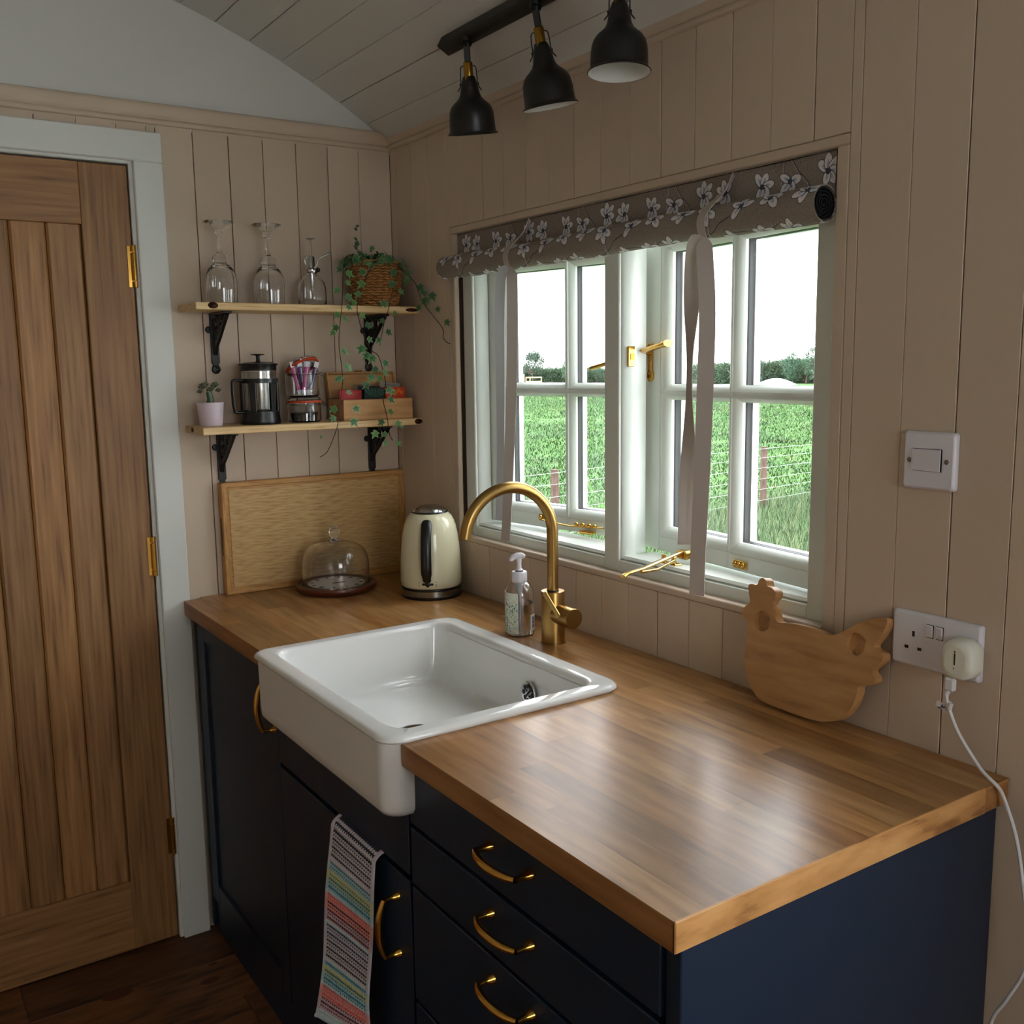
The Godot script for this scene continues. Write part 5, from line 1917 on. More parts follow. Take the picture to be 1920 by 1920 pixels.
func goblet() -> Node3D:
	var o := thing("wine_glass", "upturned clear wine glass at the left end of the top shelf", "glass", Vector3(-0.518, 1.6772, 0.075), "upturned glasses on the top shelf")
	# standing on its rim
	var out := [Vector2(0.0365, 0.0008), Vector2(0.0378, 0.012), Vector2(0.0393, 0.034), Vector2(0.0390, 0.055), Vector2(0.0358, 0.074), Vector2(0.0295, 0.087), Vector2(0.0215, 0.0955)]
	var foot := [Vector2(0.0190, 0.0985), Vector2(0.0180, 0.104), Vector2(0.0190, 0.113), Vector2(0.0165, 0.118), Vector2(0.0105, 0.121), Vector2(0.0068, 0.126), Vector2(0.0056, 0.140), Vector2(0.0058, 0.160), Vector2(0.0068, 0.170), Vector2(0.0105, 0.174), Vector2(0.0090, 0.1785), Vector2(0.0105, 0.1830), Vector2(0.018, 0.1895), Vector2(0.030, 0.1955), Vector2(0.0372, 0.1985), Vector2(0.0374, 0.2000), Vector2(0.0350, 0.2010), Vector2(0.015, 0.2000), Vector2(0, 0.1998)]
	var b := B.new()
	var pr := [Vector2(0.0352, 0.0006), Vector2(0.0365, 0.0006)]
	pr.append_array(out)
	pr.append_array(foot)
	b.lathe(pr, 48)
	var inn := [Vector2(0, 0.0950), Vector2(0.0120, 0.0935)]
	for k in range(out.size() - 1, 0, -1):
		inn.push_back(Vector2(out[k].x - 0.0013, out[k].y - (0.004 if k > 4 else 0.0)))
	inn.push_back(Vector2(0.0352, 0.0006))
	b.lathe(inn, 48)
	part("glass", b, M.glass, o)
	return o


func mister() -> void:
	var o := thing("plant_mister", "small clear glass plant mister with chrome pump beside the ivy basket", "plant mister", Vector3(-0.279, 1.6772, 0.078))
	var b := B.new()
	var body := [Vector2(0.034, 0.001), Vector2(0.0365, 0.004), Vector2(0.0372, 0.020), Vector2(0.0365, 0.048), Vector2(0.0330, 0.061), Vector2(0.0250, 0.071), Vector2(0.0170, 0.077), Vector2(0.0130, 0.081), Vector2(0.0125, 0.086)]
	var pr := [Vector2(0, 0.0006)]
	pr.append_array(body)
	b.lathe(pr, 40)
	var inn := []
	for k in range(body.size() - 1, 0, -1):
		inn.push_back(Vector2(body[k].x - 0.002, maxf(body[k].y - 0.001, 0.004)))
	inn.push_back(Vector2(0, 0.004))
	b.lathe(inn, 40)
	part("bottle", b, M.glass, o)
	b = B.new()
	b.lathe([Vector2(0.0140, 0.0845), Vector2(0.0150, 0.086), Vector2(0.0150, 0.093), Vector2(0.012, 0.095), Vector2(0.0085, 0.097), Vector2(0.0080, 0.126), Vector2(0.006, 0.129), Vector2(0.0022, 0.130), Vector2(0.0022, 0.1675), Vector2(0.0035, 0.1685), Vector2(0.0118, 0.1715), Vector2(0.0118, 0.173), Vector2(0, 0.1735)], 28)
	b.lathe([Vector2(0.001, 0.030), Vector2(0.0030, 0.034), Vector2(0.0032, 0.046), Vector2(0.0055, 0.050), Vector2(0.0058, 0.085)], 20)
	b.tube([Vector3(0.006, 0.098, 0.004), Vector3(0.013, 0.106, 0.005), Vector3(0.016, 0.118, 0.006), Vector3(0.021, 0.124, 0.006), Vector3(0.048, 0.1365, 0.008)], 0.0022, 10)
	b.ball(Vector3(0.049, 0.137, 0.008), Vector3(0.0042, 0.0035, 0.0042), 12)
	part("pump", b, M.chrome, o)
	b = B.new()
	b.ball(Vector3(0.0155, 0.093, 0.007), Vector3(0.006, 0.0065, 0.006), 14)
	b.box(Vector3(0.005, 0.113, 0.0065), Vector3(0.0035, 0.026, 0.004), 0.001)
	part("valve", b, M.black_plastic, o)
	b = B.new()
	b.tube([Vector3(-0.007, 0.124, 0.002), Vector3(-0.013, 0.1255, 0.002), Vector3(-0.0185, 0.119, 0.002), Vector3(-0.0175, 0.108, 0.002), Vector3(-0.010, 0.099, 0.002)], 0.0013, 8)
	part("finger_loop", b, M.chrome, o)


func leaf_mesh(kind: int) -> ArrayMesh:
	# five-pointed ivy leaf, folded along its midrib; the stalk meets it at the origin, the tip points to +y
	var b := B.new()
	b.coloured = true
	var tips := [[-150, 0.42], [-120, 0.62], [-95, 0.38], [-62, 0.80], [-32, 0.44], [0, 1.0], [32, 0.44], [62, 0.80], [95, 0.38], [120, 0.62], [150, 0.42]]
	var c := Vector3(0, 0.36, 0)
	var rim := [Vector3(0, 0.10, 0)]
	for q in tips:
		var a := deg_to_rad(q[0])
		var p := c + Vector3(sin(a), cos(a), 0) * float(q[1]) * 0.60
		p.z = 0.10 * absf(p.x) * (1.0 if kind != 1 else -0.6) - 0.12 * p.y * p.y
		rim.push_back(p)
	var green: Color = [Color(0.035, 0.105, 0.04), Color(0.05, 0.16, 0.055), Color(0.075, 0.20, 0.06)][kind]
	var edge: Color = [Color(0.16, 0.30, 0.12), Color(0.42, 0.52, 0.28), Color(0.30, 0.46, 0.16)][kind]
	var m := rim.size()
	for i in m:
		var p: Vector3 = rim[i]
		var q: Vector3 = rim[(i + 1) % m]
		var p1 := c.lerp(p, 0.74)
		var q1 := c.lerp(q, 0.74)
		for t in [[c, p1, q1, green, green, green], [p1, p, q, green, edge, edge], [p1, q, q1, green, edge, green]]:
			var n: Vector3 = (t[1] - t[0]).cross(t[2] - t[0]).normalized()
			if n.z < 0:
				n = -n
			var keep := b.c.size()
			b.tri(t[0], t[1], t[2], n, n, n)
			# colours in the order in which the corners were put
			for k in 3:
				var v := b.v[keep + k]
				b.c[keep + k] = t[3] if v.is_equal_approx(t[0]) else (t[4] if v.is_equal_approx(t[1]) else t[5])
	return b.mesh()


func ivy() -> void:
	var at := Vector3(-0.098, 1.677, 0.085)
	var o := thing("potted_ivy", "trailing variegated ivy in a woven straw basket at the right end of the top shelf", "potted plant", at)
	# woven basket
	var R := func(y: float) -> float:
		return 0.056 + 0.011 * sin(clampf(y / 0.118, 0, 1) * PI * 0.62)
	var bk := Node3D.new()
	bk.name = "basket"
	o.add_child(bk, true)
	var b := B.new()
	var nrow := 17
	for r in nrow:
		var pts := []
		var y := 0.004 + 0.1105 * r / (nrow - 1)
		for i in 97:
			var a := TAU * i / 96.0
			var q: float = R.call(y) + 0.0026 * cos(a * 12.0 + r * PI)
			pts.push_back(Vector3(q * cos(a), y + 0.0012 * sin(a * 24.0), q * sin(a)))
		b.tube(pts, 0.0034, 6, false)
	part("weft", b, M.straw, bk)
	b = B.new()
	for k in 24:
		var a := TAU * k / 24
		var pts := []
		for i in 9:
			var y := 0.002 + 0.112 * i / 8.0
			var q: float = R.call(y)
			pts.push_back(Vector3(q * cos(a), y, q * sin(a)))
		b.tube(pts, 0.0018, 5)
	part("warp", b, M.straw, bk)
	b = B.new()
	var pts := []
	for i in 97:
		var a := TAU * i / 96.0
		pts.push_back(Vector3(0.0655 * cos(a), 0.1165 + 0.001 * sin(a * 30), 0.0655 * sin(a)))
	b.tube(pts, 0.0048, 8, false)
	part("rim", b, M.straw, bk)
	b = B.new()
	b.lathe([Vector2(0, 0.001), Vector2(0.053, 0.001), Vector2(0.062, 0.10), Vector2(0, 0.103)], 32)
	part("soil", b, M.soil, o)
	var ms := [leaf_mesh(0), leaf_mesh(1), leaf_mesh(2)]
	rng.seed = 77
	var put := func(p: Vector3, size: float, out: Vector3, tip: Vector3, kind: int) -> void:
		var z := out.normalized()
		var y := (tip - z * tip.dot(z)).normalized()
		var x := y.cross(z)
		var l := part("leaf", ms[kind], M.leaf, o)
		l.transform = Transform3D(Basis(x * size, y * size, z * size), p)
	# cushion of leaves over the rim: kept clear of the window wall at x = 0
	for i in 150:
		var a := rng.randf() * TAU
		var rad := 0.078 * sqrt(rng.randf())
		var p := Vector3(rad * cos(a) * 1.05, 0.120 + 0.030 * rng.randf() * (1.3 - rad / 0.09), rad * sin(a))
		if rng.randf() < 0.35:
			p.y -= 0.015 * rng.randf()
			p += Vector3(cos(a), 0, sin(a)) * 0.012
		p.x = minf(p.x, 0.080)
		p.z = maxf(p.z, -0.070)
		var out := Vector3(cos(a) * 0.8 + rng.randf_range(-0.4, 0.4), rng.randf_range(0.3, 1.1), sin(a) * 0.7 + 0.35 + rng.randf_range(-0.3, 0.3))
		put.call(p, rng.randf_range(0.018, 0.030), out, Vector3(cos(a), rng.randf_range(-0.5, 0.5), sin(a)), 0 if rng.randf() < 0.62 else rng.randi_range(1, 2))
	# upright sprig
	for i in 9:
		var p := Vector3(-0.052 + 0.004 * sin(i * 2.0), 0.140 + 0.0085 * i, 0.0)
		if i < 5 or i > 6:
			put.call(p, 0.024 - 0.0012 * i, Vector3(sin(i * 2.2) * 0.7, 0.4, 0.8), Vector3(cos(i * 2.4), 0.6, 0.2), 0)
	# trailing stems: points in the room, leaves along them
	var vines := [
		[[Vector3(-0.150, 1.790, 0.10), Vector3(-0.190, 1.808, 0.13), Vector3(-0.222, 1.785, 0.16), Vector3(-0.231, 1.751, 0.168), Vector3(-0.233, 1.721, 0.168), Vector3(-0.237, 1.676, 0.168), Vector3(-0.243, 1.632, 0.166), Vector3(-0.248, 1.573, 0.165), Vector3(-0.243, 1.494, 0.168), Vector3(-0.249, 1.446, 0.168), Vector3(-0.258, 1.400, 0.168), Vector3(-0.265, 1.360, 0.168), Vector3(-0.289, 1.302, 0.16), Vector3(-0.310, 1.286, 0.155)], 0],
		[[Vector3(-0.118, 1.795, 0.155), Vector3(-0.143, 1.785, 0.168), Vector3(-0.167, 1.747, 0.170), Vector3(-0.194, 1.679, 0.170), Vector3(-0.189, 1.633, 0.168), Vector3(-0.173, 1.585, 0.168), Vector3(-0.158, 1.560, 0.168), Vector3(-0.139, 1.545, 0.170), Vector3(-0.124, 1.496, 0.170), Vector3(-0.121, 1.471, 0.170), Vector3(-0.128, 1.425, 0.170), Vector3(-0.120, 1.389, 0.170), Vector3(-0.112, 1.335, 0.168), Vector3(-0.102, 1.320, 0.165)], 1],
		[[Vector3(-0.060, 1.790, 0.155), Vector3(-0.078, 1.746, 0.168), Vector3(-0.091, 1.715, 0.170), Vector3(-0.106, 1.664, 0.170), Vector3(-0.117, 1.634, 0.168), Vector3(-0.133, 1.573, 0.168)], 2],
		[[Vector3(-0.050, 1.785, 0.13), Vector3(-0.030, 1.750, 0.165), Vector3(-0.020, 1.725, 0.178), Vector3(-0.018, 1.689, 0.197), Vector3(-0.015, 1.640, 0.262), Vector3(-0.015, 1.612, 0.300), Vector3(-0.018, 1.590, 0.306), Vector3(-0.014, 1.577, 0.318), Vector3(-0.008, 1.573, 0.326)], 3]]
	for q in vines:
		var cv := Curve3D.new()
		var w: Array = q[0]
		for i in w.size():
			var d: Vector3 = (w[mini(i + 1, w.size() - 1)] - w[maxi(i - 1, 0)]) / 6.0
			cv.add_point(w[i] - at, -d, d)
		cv.bake_interval = 0.008
		var line := []
		for p in cv.get_baked_points():
			line.push_back(p)
		b = B.new()
		b.tube(line, 0.0011, 6)
		part("stem", b, M.stem, o)
		var total := cv.get_baked_length()
		var s := 0.02
		while s < total - 0.01:
			var p := cv.sample_baked(s)
			var wy := p.y + at.y
			var side := 1.0 if rng.randf() < 0.5 else -1.0
			var dense := 0.013
			if q[1] == 0:
				if wy < 1.425:
					dense = 0.5
				elif wy < 1.62:
					dense = 0.038
				else:
					dense = 0.019
			elif q[1] == 1:
				dense = 0.030 if wy > 1.60 else (0.016 if wy > 1.53 else 0.030)
			elif q[1] == 2:
				dense = 0.028 if wy > 1.64 else 0.017
			elif q[1] == 3:
				dense = 0.022 if wy > 1.69 else 0.5
			var k := 0 if rng.randf() < 0.35 else rng.randi_range(1, 2)
			var sz := rng.randf_range(0.022, 0.032)
			if q[1] == 1 and wy < 1.60 and wy > 1.53:
				sz = rng.randf_range(0.030, 0.042)
				k = 1
			put.call(p + Vector3(side * rng.randf_range(0.002, 0.012), rng.randf_range(-0.006, 0.004), 0.004), sz, Vector3(side * 0.3 - 0.25, 0.35, 1.0) if q[1] != 3 else Vector3(-1.0, 0.3, 0.5), Vector3(side * 0.9, -0.6 + rng.randf_range(-0.5, 0.4), 0.1), k)
			s += dense
	# single leaves that the photograph shows on their own
	for q in [[-0.218, 1.418, 0.172, 0.030, 0.6, 1], [-0.270, 1.395, 0.170, 0.026, -0.5, 1], [-0.226, 1.386, 0.172, 0.034, 0.5, 1], [-0.305, 1.345, 0.160, 0.014, -0.3, 2], [-0.150, 1.350, 0.172, 0.030, -0.6, 2], [-0.095, 1.372, 0.170, 0.028, 0.7, 2], [-0.078, 1.358, 0.168, 0.014, 0.9, 1], [-0.118, 1.320, 0.168, 0.024, -0.8, 2], [-0.096, 1.318, 0.168, 0.024, 0.8, 2], [-0.152, 1.500, 0.172, 0.034, -0.7, 1], [-0.168, 1.478, 0.170, 0.030, -0.9, 0], [-0.130, 1.510, 0.174, 0.026, 0.6, 2], [-0.118, 1.466, 0.174, 0.030, 0.3, 1], [-0.245, 1.497, 0.172, 0.026, -0.8, 1]]:
		put.call(Vector3(q[0], q[1], q[2]) - at, q[3], Vector3(-0.3, 0.3, 1), Vector3(q[4], -0.8, 0.05), q[5])
	for q in [[-0.016, 1.712, 0.240, 0.034], [-0.014, 1.672, 0.268, 0.022], [-0.012, 1.638, 0.310, 0.026], [-0.02, 1.70, 0.205, 0.032]]:
		put.call(Vector3(q[0], q[1], q[2]) - at, q[3], Vector3(-1, 0.2, 0.6), Vector3(0, -0.8, 0.5), 0)


func succulent() -> void:
	var o := thing("potted_succulent", "small dark succulent in a pale lilac pot at the left end of the lower shelf", "potted plant", Vector3(-0.5640, 1.3752, 0.075))
	var b := B.new()
	b.lathe([Vector2(0, 0), Vector2(0.0262, 0), Vector2(0.0275, 0.002), Vector2(0.0330, 0.0575), Vector2(0.0328, 0.0592), Vector2(0.0312, 0.0595), Vector2(0.0303, 0.0570), Vector2(0.030, 0.052), Vector2(0, 0.052)], 40)
	part("pot", b, M.pot_lilac, o)
	b = B.new()
	b.lathe([Vector2(0.030, 0.0522), Vector2(0.018, 0.0555), Vector2(0, 0.057)], 24)
	part("soil", b, M.soil, o)
	b = B.new()
	b.coloured = true
	b.tint = Color(0.055, 0.10, 0.05)
	b.tube([Vector3(0, 0.052, 0), Vector3(0.001, 0.068, 0.001), Vector3(-0.002, 0.085, 0)], [0.010, 0.008, 0.007], 10)
	part("stalk", b, M.leaf, o)
	rng.seed = 5
	for g in [[-0.017, 0.095, 0.004, 0.019], [0.014, 0.098, 0.002, 0.018], [0.000, 0.088, 0.012, 0.016], [-0.006, 0.100, -0.010, 0.015], [0.022, 0.086, 0.004, 0.013], [-0.024, 0.084, 0.002, 0.013]]:
		for k in 13:
			var bb := B.new()
			bb.coloured = true
			bb.tint = Color(0.05, 0.10, 0.045).lerp(Color(0.16, 0.06, 0.055), rng.randf() * 0.6).lerp(Color(0.13, 0.20, 0.10), rng.randf() * 0.4)
			var a := k * 2.4
			var tilt := 0.3 + 1.1 * k / 13.0
			var d := Vector3(cos(a) * sin(tilt), cos(tilt), sin(a) * sin(tilt))
			var x := d.cross(Vector3.UP if absf(d.y) < 0.95 else Vector3.RIGHT).normalized()
			var s: float = g[3]
			bb.lathe([Vector2(0.02, 0), Vector2(0.16, 0.25), Vector2(0.27, 0.6), Vector2(0.20, 0.85), Vector2(0, 1.0)], 7, Vector3(g[0], g[1], g[2]) - d * s * 0.2, Basis(x * s, d * s * 0.95, x.cross(d) * s * 0.5))
			part("leaf", bb, M.leaf, o)


func coffee_press() -> void:
	var o := thing("coffee_press", "black cafetiere with glass beaker and steel plunger on the lower shelf", "coffee press", Vector3(-0.4355, 1.3752, 0.078))
	o.rotation.y = 0.10
	var b := B.new()
	b.lathe([Vector2(0, 0), Vector2(0.0500, 0), Vector2(0.0512, 0.002), Vector2(0.0505, 0.010), Vector2(0.0482, 0.028), Vector2(0.0478, 0.033), Vector2(0.0455, 0.0335), Vector2(0, 0.0335)], 48)
	part("base", b, M.black_plastic, o)
	b = B.new()
	b.lathe([Vector2(0.0455, 0.1050), Vector2(0.0482, 0.1050), Vector2(0.0482, 0.1165), Vector2(0.0455, 0.1165), Vector2(0.0455, 0.1050)], 48)
	for a in [0.72, 2.55, 3.9, 5.6]:
		b.box(Vector3(0.0470 * cos(a), 0.069, -0.0470 * sin(a)), Vector3(0.0030, 0.076, 0.0165), 0.001, Basis(Vector3.UP, a))
	b.box(Vector3(0.0470 * cos(5.05), 0.069, -0.0470 * sin(5.05)), Vector3(0.0030, 0.076, 0.0150), 0.001, Basis(Vector3.UP, 5.05))
	part("frame", b, M.black_plastic, o)
	b = B.new()
	b.tube([Vector3(-0.046, 0.1115, 0.004), Vector3(-0.070, 0.1130, 0.006), Vector3(-0.0755, 0.1100, 0.006), Vector3(-0.0760, 0.085, 0.006), Vector3(-0.0745, 0.050, 0.006), Vector3(-0.072, 0.0335, 0.006), Vector3(-0.066, 0.0315, 0.006), Vector3(-0.046, 0.0325, 0.004)], 0.0062, 12, true, 0.7)
	part("handle", b, M.black_plastic, o)
	b = B.new()
	b.lathe([Vector2(0, 0.0345), Vector2(0.0430, 0.0345), Vector2(0.0445, 0.037), Vector2(0.0445, 0.1380), Vector2(0.0432, 0.1380), Vector2(0.0432, 0.0375), Vector2(0, 0.037)], 48)
	part("beaker", b, M.glass, o)
	b = B.new()
	b.lathe([Vector2(0, 0.0400), Vector2(0.0395, 0.0400), Vector2(0.0400, 0.1340), Vector2(0, 0.1340)], 40)
	part("plunger", b, M.steel, o)
	b = B.new()
	b.lathe([Vector2(0.0438, 0.1360), Vector2(0.0452, 0.1362), Vector2(0.0455, 0.1470), Vector2(0.0500, 0.1525), Vector2(0.0500, 0.1540), Vector2(0.0440, 0.1545), Vector2(0.034, 0.1575), Vector2(0.0065, 0.1590), Vector2(0.0052, 0.1610), Vector2(0.0050, 0.1730), Vector2(0.0068, 0.1745), Vector2(0.0165, 0.1755), Vector2(0.0172, 0.1770), Vector2(0.0150, 0.1785), Vector2(0, 0.1790)], 48)
	part("lid", b, M.black_plastic, o)


func jar(label: String, at: Vector3, open: bool) -> Node3D:
	var o := thing("clip_top_jar", label, "jar", at)
	var R := 0.0440
	var h := 0.050 if not open else 0.062
	var b := B.new()
	var body := [Vector2(R - 0.004, 0), Vector2(R, 0.004), Vector2(R, h - 0.010), Vector2(R - 0.002, h - 0.004), Vector2(R - 0.002, h)]
	var pr := [Vector2(0, 0)]
	pr.append_array(body)
	b.lathe(pr, 40)
	var inn := []
	for k in range(body.size() - 1, 0, -1):
		inn.push_back(Vector2(body[k].x - 0.0025, maxf(body[k].y, 0.004)))
	inn.push_back(Vector2(0, 0.004))
	b.lathe(inn, 40)
	part("jar", b, M.glass, o)
	var lid := Node3D.new()
	lid.name = "lid"
	o.add_child(lid, true)
	lid.position = Vector3(0, h, 0)
	if open:
		lid.transform = Transform3D(Basis(Vector3.RIGHT, -0.50) * Basis(Vector3.BACK, 0.20), Vector3(0.006, h + 0.012, -0.006))
	b = B.new()
	b.lathe([Vector2(R - 0.006, 0.001), Vector2(R + 0.001, 0.001), Vector2(R + 0.002, 0.0035), Vector2(R + 0.001, 0.0065), Vector2(R - 0.006, 0.0065)], 40)
	part("seal", b, M.orange_rubber, lid)
	b = B.new()
	b.lathe([Vector2(0, 0.0068), Vector2(R, 0.0068), Vector2(R + 0.001, 0.009), Vector2(R - 0.002, 0.013), Vector2(R - 0.012, 0.0165), Vector2(0, 0.0165)], 40)
	part("glass_lid", b, M.glass, lid)
	# wire bail
	b = B.new()
	var hoop := []
	for k in 41:
		var a := TAU * k / 40.0
		hoop.push_back(Vector3((R + 0.0015) * cos(a), h - 0.004, (R + 0.0015) * sin(a)))
	b.tube(hoop, 0.0011, 6, false)
	for s in [-1.0, 1.0]:
		b.tube([Vector3(s * (R + 0.001), h - 0.004, 0.004), Vector3(s * (R + 0.008), h + 0.001, 0.010), Vector3(s * (R + 0.008), h - 0.010, 0.014), Vector3(s * (R + 0.004), h - 0.004, 0.004)], 0.0011, 6)
	if open:
		b.tube([Vector3(R, h, 0.01), Vector3(R - 0.004, h + 0.020, -0.01), Vector3(0.028, h + 0.040, -0.02), Vector3(0.020, h + 0.042, -0.022), Vector3(0.018, h + 0.034, -0.02)], 0.0013, 6)
	else:
		b.tube([Vector3(R + 0.002, h + 0.004, 0.012), Vector3(R + 0.008, h - 0.006, 0.024), Vector3(R + 0.016, h - 0.026, 0.030), Vector3(R + 0.019, 0.010, 0.032)], 0.0013, 6)
		b.tube([Vector3(-0.030, h + 0.012, 0.036), Vector3(0.0, h + 0.0135, 0.046), Vector3(0.030, h + 0.012, 0.036)], 0.0012, 6)
	part("wire_bail", b, M.steel, o)
	return o


func shelf_stores() -> void:
	var lo := Vector3(-0.3150, 1.3752, 0.076)
	jar("closed clip-top glass jar of dark coffee on the lower shelf, under the open jar", lo, false)
	rng.seed = 9
	for i in 7:
		var b := B.new()
		var a := TAU * i / 6.0
		var rad := 0.024 if i < 6 else 0.0
		b.lathe([Vector2(0, 0), Vector2(0.010, 0), Vector2(0.0135, 0.018), Vector2(0.0150, 0.019), Vector2(0.0150, 0.0205), Vector2(0, 0.021)], 16)
		var p := single("coffee_pod", b, M.coffee, "dark coffee pod inside the closed lower jar", "coffee pod", lo + Vector3(rad * cos(a), 0.0045 + 0.0215 * (0 if i < 6 else 0), rad * sin(a)), "coffee pods in the closed jar")
		p.rotation.y = rng.randf() * TAU
	var up := Vector3(-0.3170, 1.3752 + 0.050 + 0.017, 0.074)
	jar("open clip-top glass jar of purple and pink sugar sticks stacked on the coffee jar", up, true)
	var purple := mat("stick_purple", Color(0.28, 0.16, 0.45), 0.4)
	var pink := mat("stick_pink", Color(0.78, 0.25, 0.55), 0.4)
	var white := mat("stick_white", Color(0.86, 0.84, 0.88), 0.4)
	var cfg := [[-0.016, 0.016, 0.24, -0.10, 1], [-0.006, 0.022, -0.22, -0.15, 1], [0.010, 0.020, 0.30, -0.20, 0], [0.018, 0.012, -0.30, 0.0, 0], [0.000, 0.006, 0.10, 0.15, 0], [-0.020, 0.000, -0.10, 0.1, 0], [0.012, -0.006, -0.16, 0.2, 0], [-0.004, -0.014, 0.22, 0.25, 1], [0.022, 0.000, 0.16, 0.05, 0]]
	for q in cfg:
		var o := thing("sugar_stick", "%s paper sugar stick with white ends in the open jar" % ("pink" if q[4] == 1 else "purple"), "sachet", up + Vector3(q[0] * 0.8, 0.006, q[1] * 0.8), "pink sugar sticks in the open jar" if q[4] == 1 else "purple sugar sticks in the open jar")
		var b := B.new()
		b.box(Vector3(0, 0.042, 0), Vector3(0.0115, 0.062, 0.0045), 0.0018)
		part("wrapper", b, pink if q[4] == 1 else purple, o)
		b = B.new()
		b.box(Vector3(0, 0.080, 0), Vector3(0.0125, 0.0155, 0.0016), 0.0004)
		b.box(Vector3(0, 0.006, 0), Vector3(0.0125, 0.011, 0.0016), 0.0004)
		b.box(Vector3(0.0015, 0.045, 0.0024), Vector3(0.0022, 0.050, 0.0004), 0.0)
		part("crimped_end", b, white, o)
		o.rotation = Vector3(q[3] * 0.5, rng.randf_range(-0.7, 0.7), q[2])
	# tea box with its lid tipped back against the wall
	var at := Vector3(-0.1220, 1.3752, 0.078)
	var o := thing("tea_box", "pale wooden tea box with its lid tipped open on the lower shelf", "box", at)
	var w := 0.1035
	var d := 0.0505
	var h := 0.0555
	var b := B.new()
	b.span(Vector3(-w, 0, d - 0.006), Vector3(w, h, d), 0.001)
	part("front", b, M.box_wood, o)
	b = B.new()
	b.span(Vector3(-w, 0, -d), Vector3(w, h, -d + 0.006), 0.001)
	b.span(Vector3(-w, 0.0002, -d + 0.006), Vector3(-w + 0.006, h, d - 0.006))
	b.span(Vector3(w - 0.006, 0.0002, -d + 0.006), Vector3(w, h, d - 0.006))
	b.span(Vector3(-w + 0.006, 0.0005, -d + 0.006), Vector3(w - 0.006, 0.005, d - 0.006))
	part("body", b, M.box_wood, o)
	var lid := Node3D.new()
	lid.name = "lid"
	o.add_child(lid, true)
	lid.transform = Transform3D(Basis(Vector3.RIGHT, -0.24), Vector3(0, h + 0.001, -d + 0.003))
	b = B.new()
	b.span(Vector3(-w, 0, -0.0050), Vector3(w, 0.072, 0), 0.001)
	part("lid_panel", b, M.box_wood, lid)
	b = B.new()
	b.span(Vector3(-w, 0, 0), Vector3(-w + 0.005, 0.072, 0.010), 0.0008)
	b.span(Vector3(w - 0.005, 0, 0), Vector3(w, 0.072, 0.010), 0.0008)
	b.span(Vector3(-w + 0.005, 0.067, 0), Vector3(w - 0.005, 0.072, 0.010), 0.0008)
	part("lid_rim", b, M.box_wood, lid)
	b = B.new()
	b.box(Vector3(-0.005, 0.0745, 0.005), Vector3(0.024, 0.005, 0.006), 0.0015)
	part("clasp", b, M.brass_dark, lid)
	# sachets: [x, z, width, height, lean, colour, stripe, words]
	var sets := [
		[-0.0695, 0.020, 0.066, 0.076, 0.10, Color(0.68, 0.045, 0.05), Color(0.82, 0.25, 0.22), "red tea sachet standing in the left part of the wooden box"],
		[-0.0665, 0.008, 0.064, 0.075, 0.12, Color(0.60, 0.04, 0.045), Color(0.78, 0.2, 0.2), "second red tea sachet, just behind the front red one"],
		[0.0005, 0.022, 0.066, 0.080, 0.22, Color(0.03, 0.14, 0.11), Color(0.10, 0.36, 0.27), "dark green striped tea sachet in the middle of the wooden box"],
		[-0.0050, 0.010, 0.066, 0.084, 0.02, Color(0.03, 0.04, 0.045), Color(0.62, 0.60, 0.58), "black tea sachet with pale edge behind the green one"],
		[0.0650, 0.022, 0.066, 0.080, 0.00, Color(0.80, 0.25, 0.03), Color(0.90, 0.42, 0.12), "orange tea sachet at the right end of the wooden box"],
		[0.0630, 0.008, 0.066, 0.080, 0.04, Color(0.74, 0.22, 0.03), Color(0.86, 0.38, 0.12), "second orange tea sachet, just behind the front orange one"],
		[0.0600, -0.012, 0.064, 0.094, 0.28, Color(0.58, 0.57, 0.53), Color(0.42, 0.42, 0.41), "grey tea sachet tilted at the back right of the wooden box"],
		[-0.0100, -0.012, 0.066, 0.088, 0.05, Color(0.55, 0.47, 0.42), Color(0.66, 0.58, 0.52), "pale brown tea sachet at the back of the wooden box"]]
	var k := 0
	for q in sets:
		var s := thing("tea_sachet", q[7], "tea sachet", at + Vector3(q[0], 0.0055, q[1]))
		b = B.new()
		b.box(Vector3(0, q[3] / 2, 0), Vector3(q[2], q[3], 0.0035), 0.0012)
		part("envelope", b, mat("sachet_%d" % k, q[5], 0.45), s)
		b = B.new()
		if k == 2:
			for j in 7:
				b.box(Vector3(-0.024 + 0.008 * j, q[3] - 0.014, 0.0019), Vector3(0.0028, 0.022, 0.0003), 0.0, Basis(Vector3.BACK, (j - 3) * -0.28))
		elif k == 4:
			for j in 6:
				b.lathe([Vector2(0.0055, 0), Vector2(0.0055, 0.0003), Vector2(0, 0.0003)], 12, Vector3(-0.020 + 0.008 * j, q[3] - 0.009 - 0.006 * (j % 2), 0.0018), Basis(Vector3.RIGHT, PI / 2))
		else:
			for j in 3:
				b.box(Vector3(0.002 - 0.003 * j, q[3] - 0.008 - 0.0055 * j, 0.0019), Vector3(q[2] * (0.62 - 0.1 * j), 0.0018, 0.0003))
		part("print", b, mat("sachet_print_%d" % k, q[6], 0.45), s)
		s.rotation = Vector3(-0.05, 0, -q[4] * 0.35)
		k += 1


# ------------------------------------------------------------------ outside
const GROUND := -0.7


func far(yaw: float, dist: float) -> Vector3:
	# a place in the field, by compass from the middle of the room
	return Vector3(-1.33 + sin(deg_to_rad(yaw)) * dist, GROUND, 2.58 - cos(deg_to_rad(yaw)) * dist)


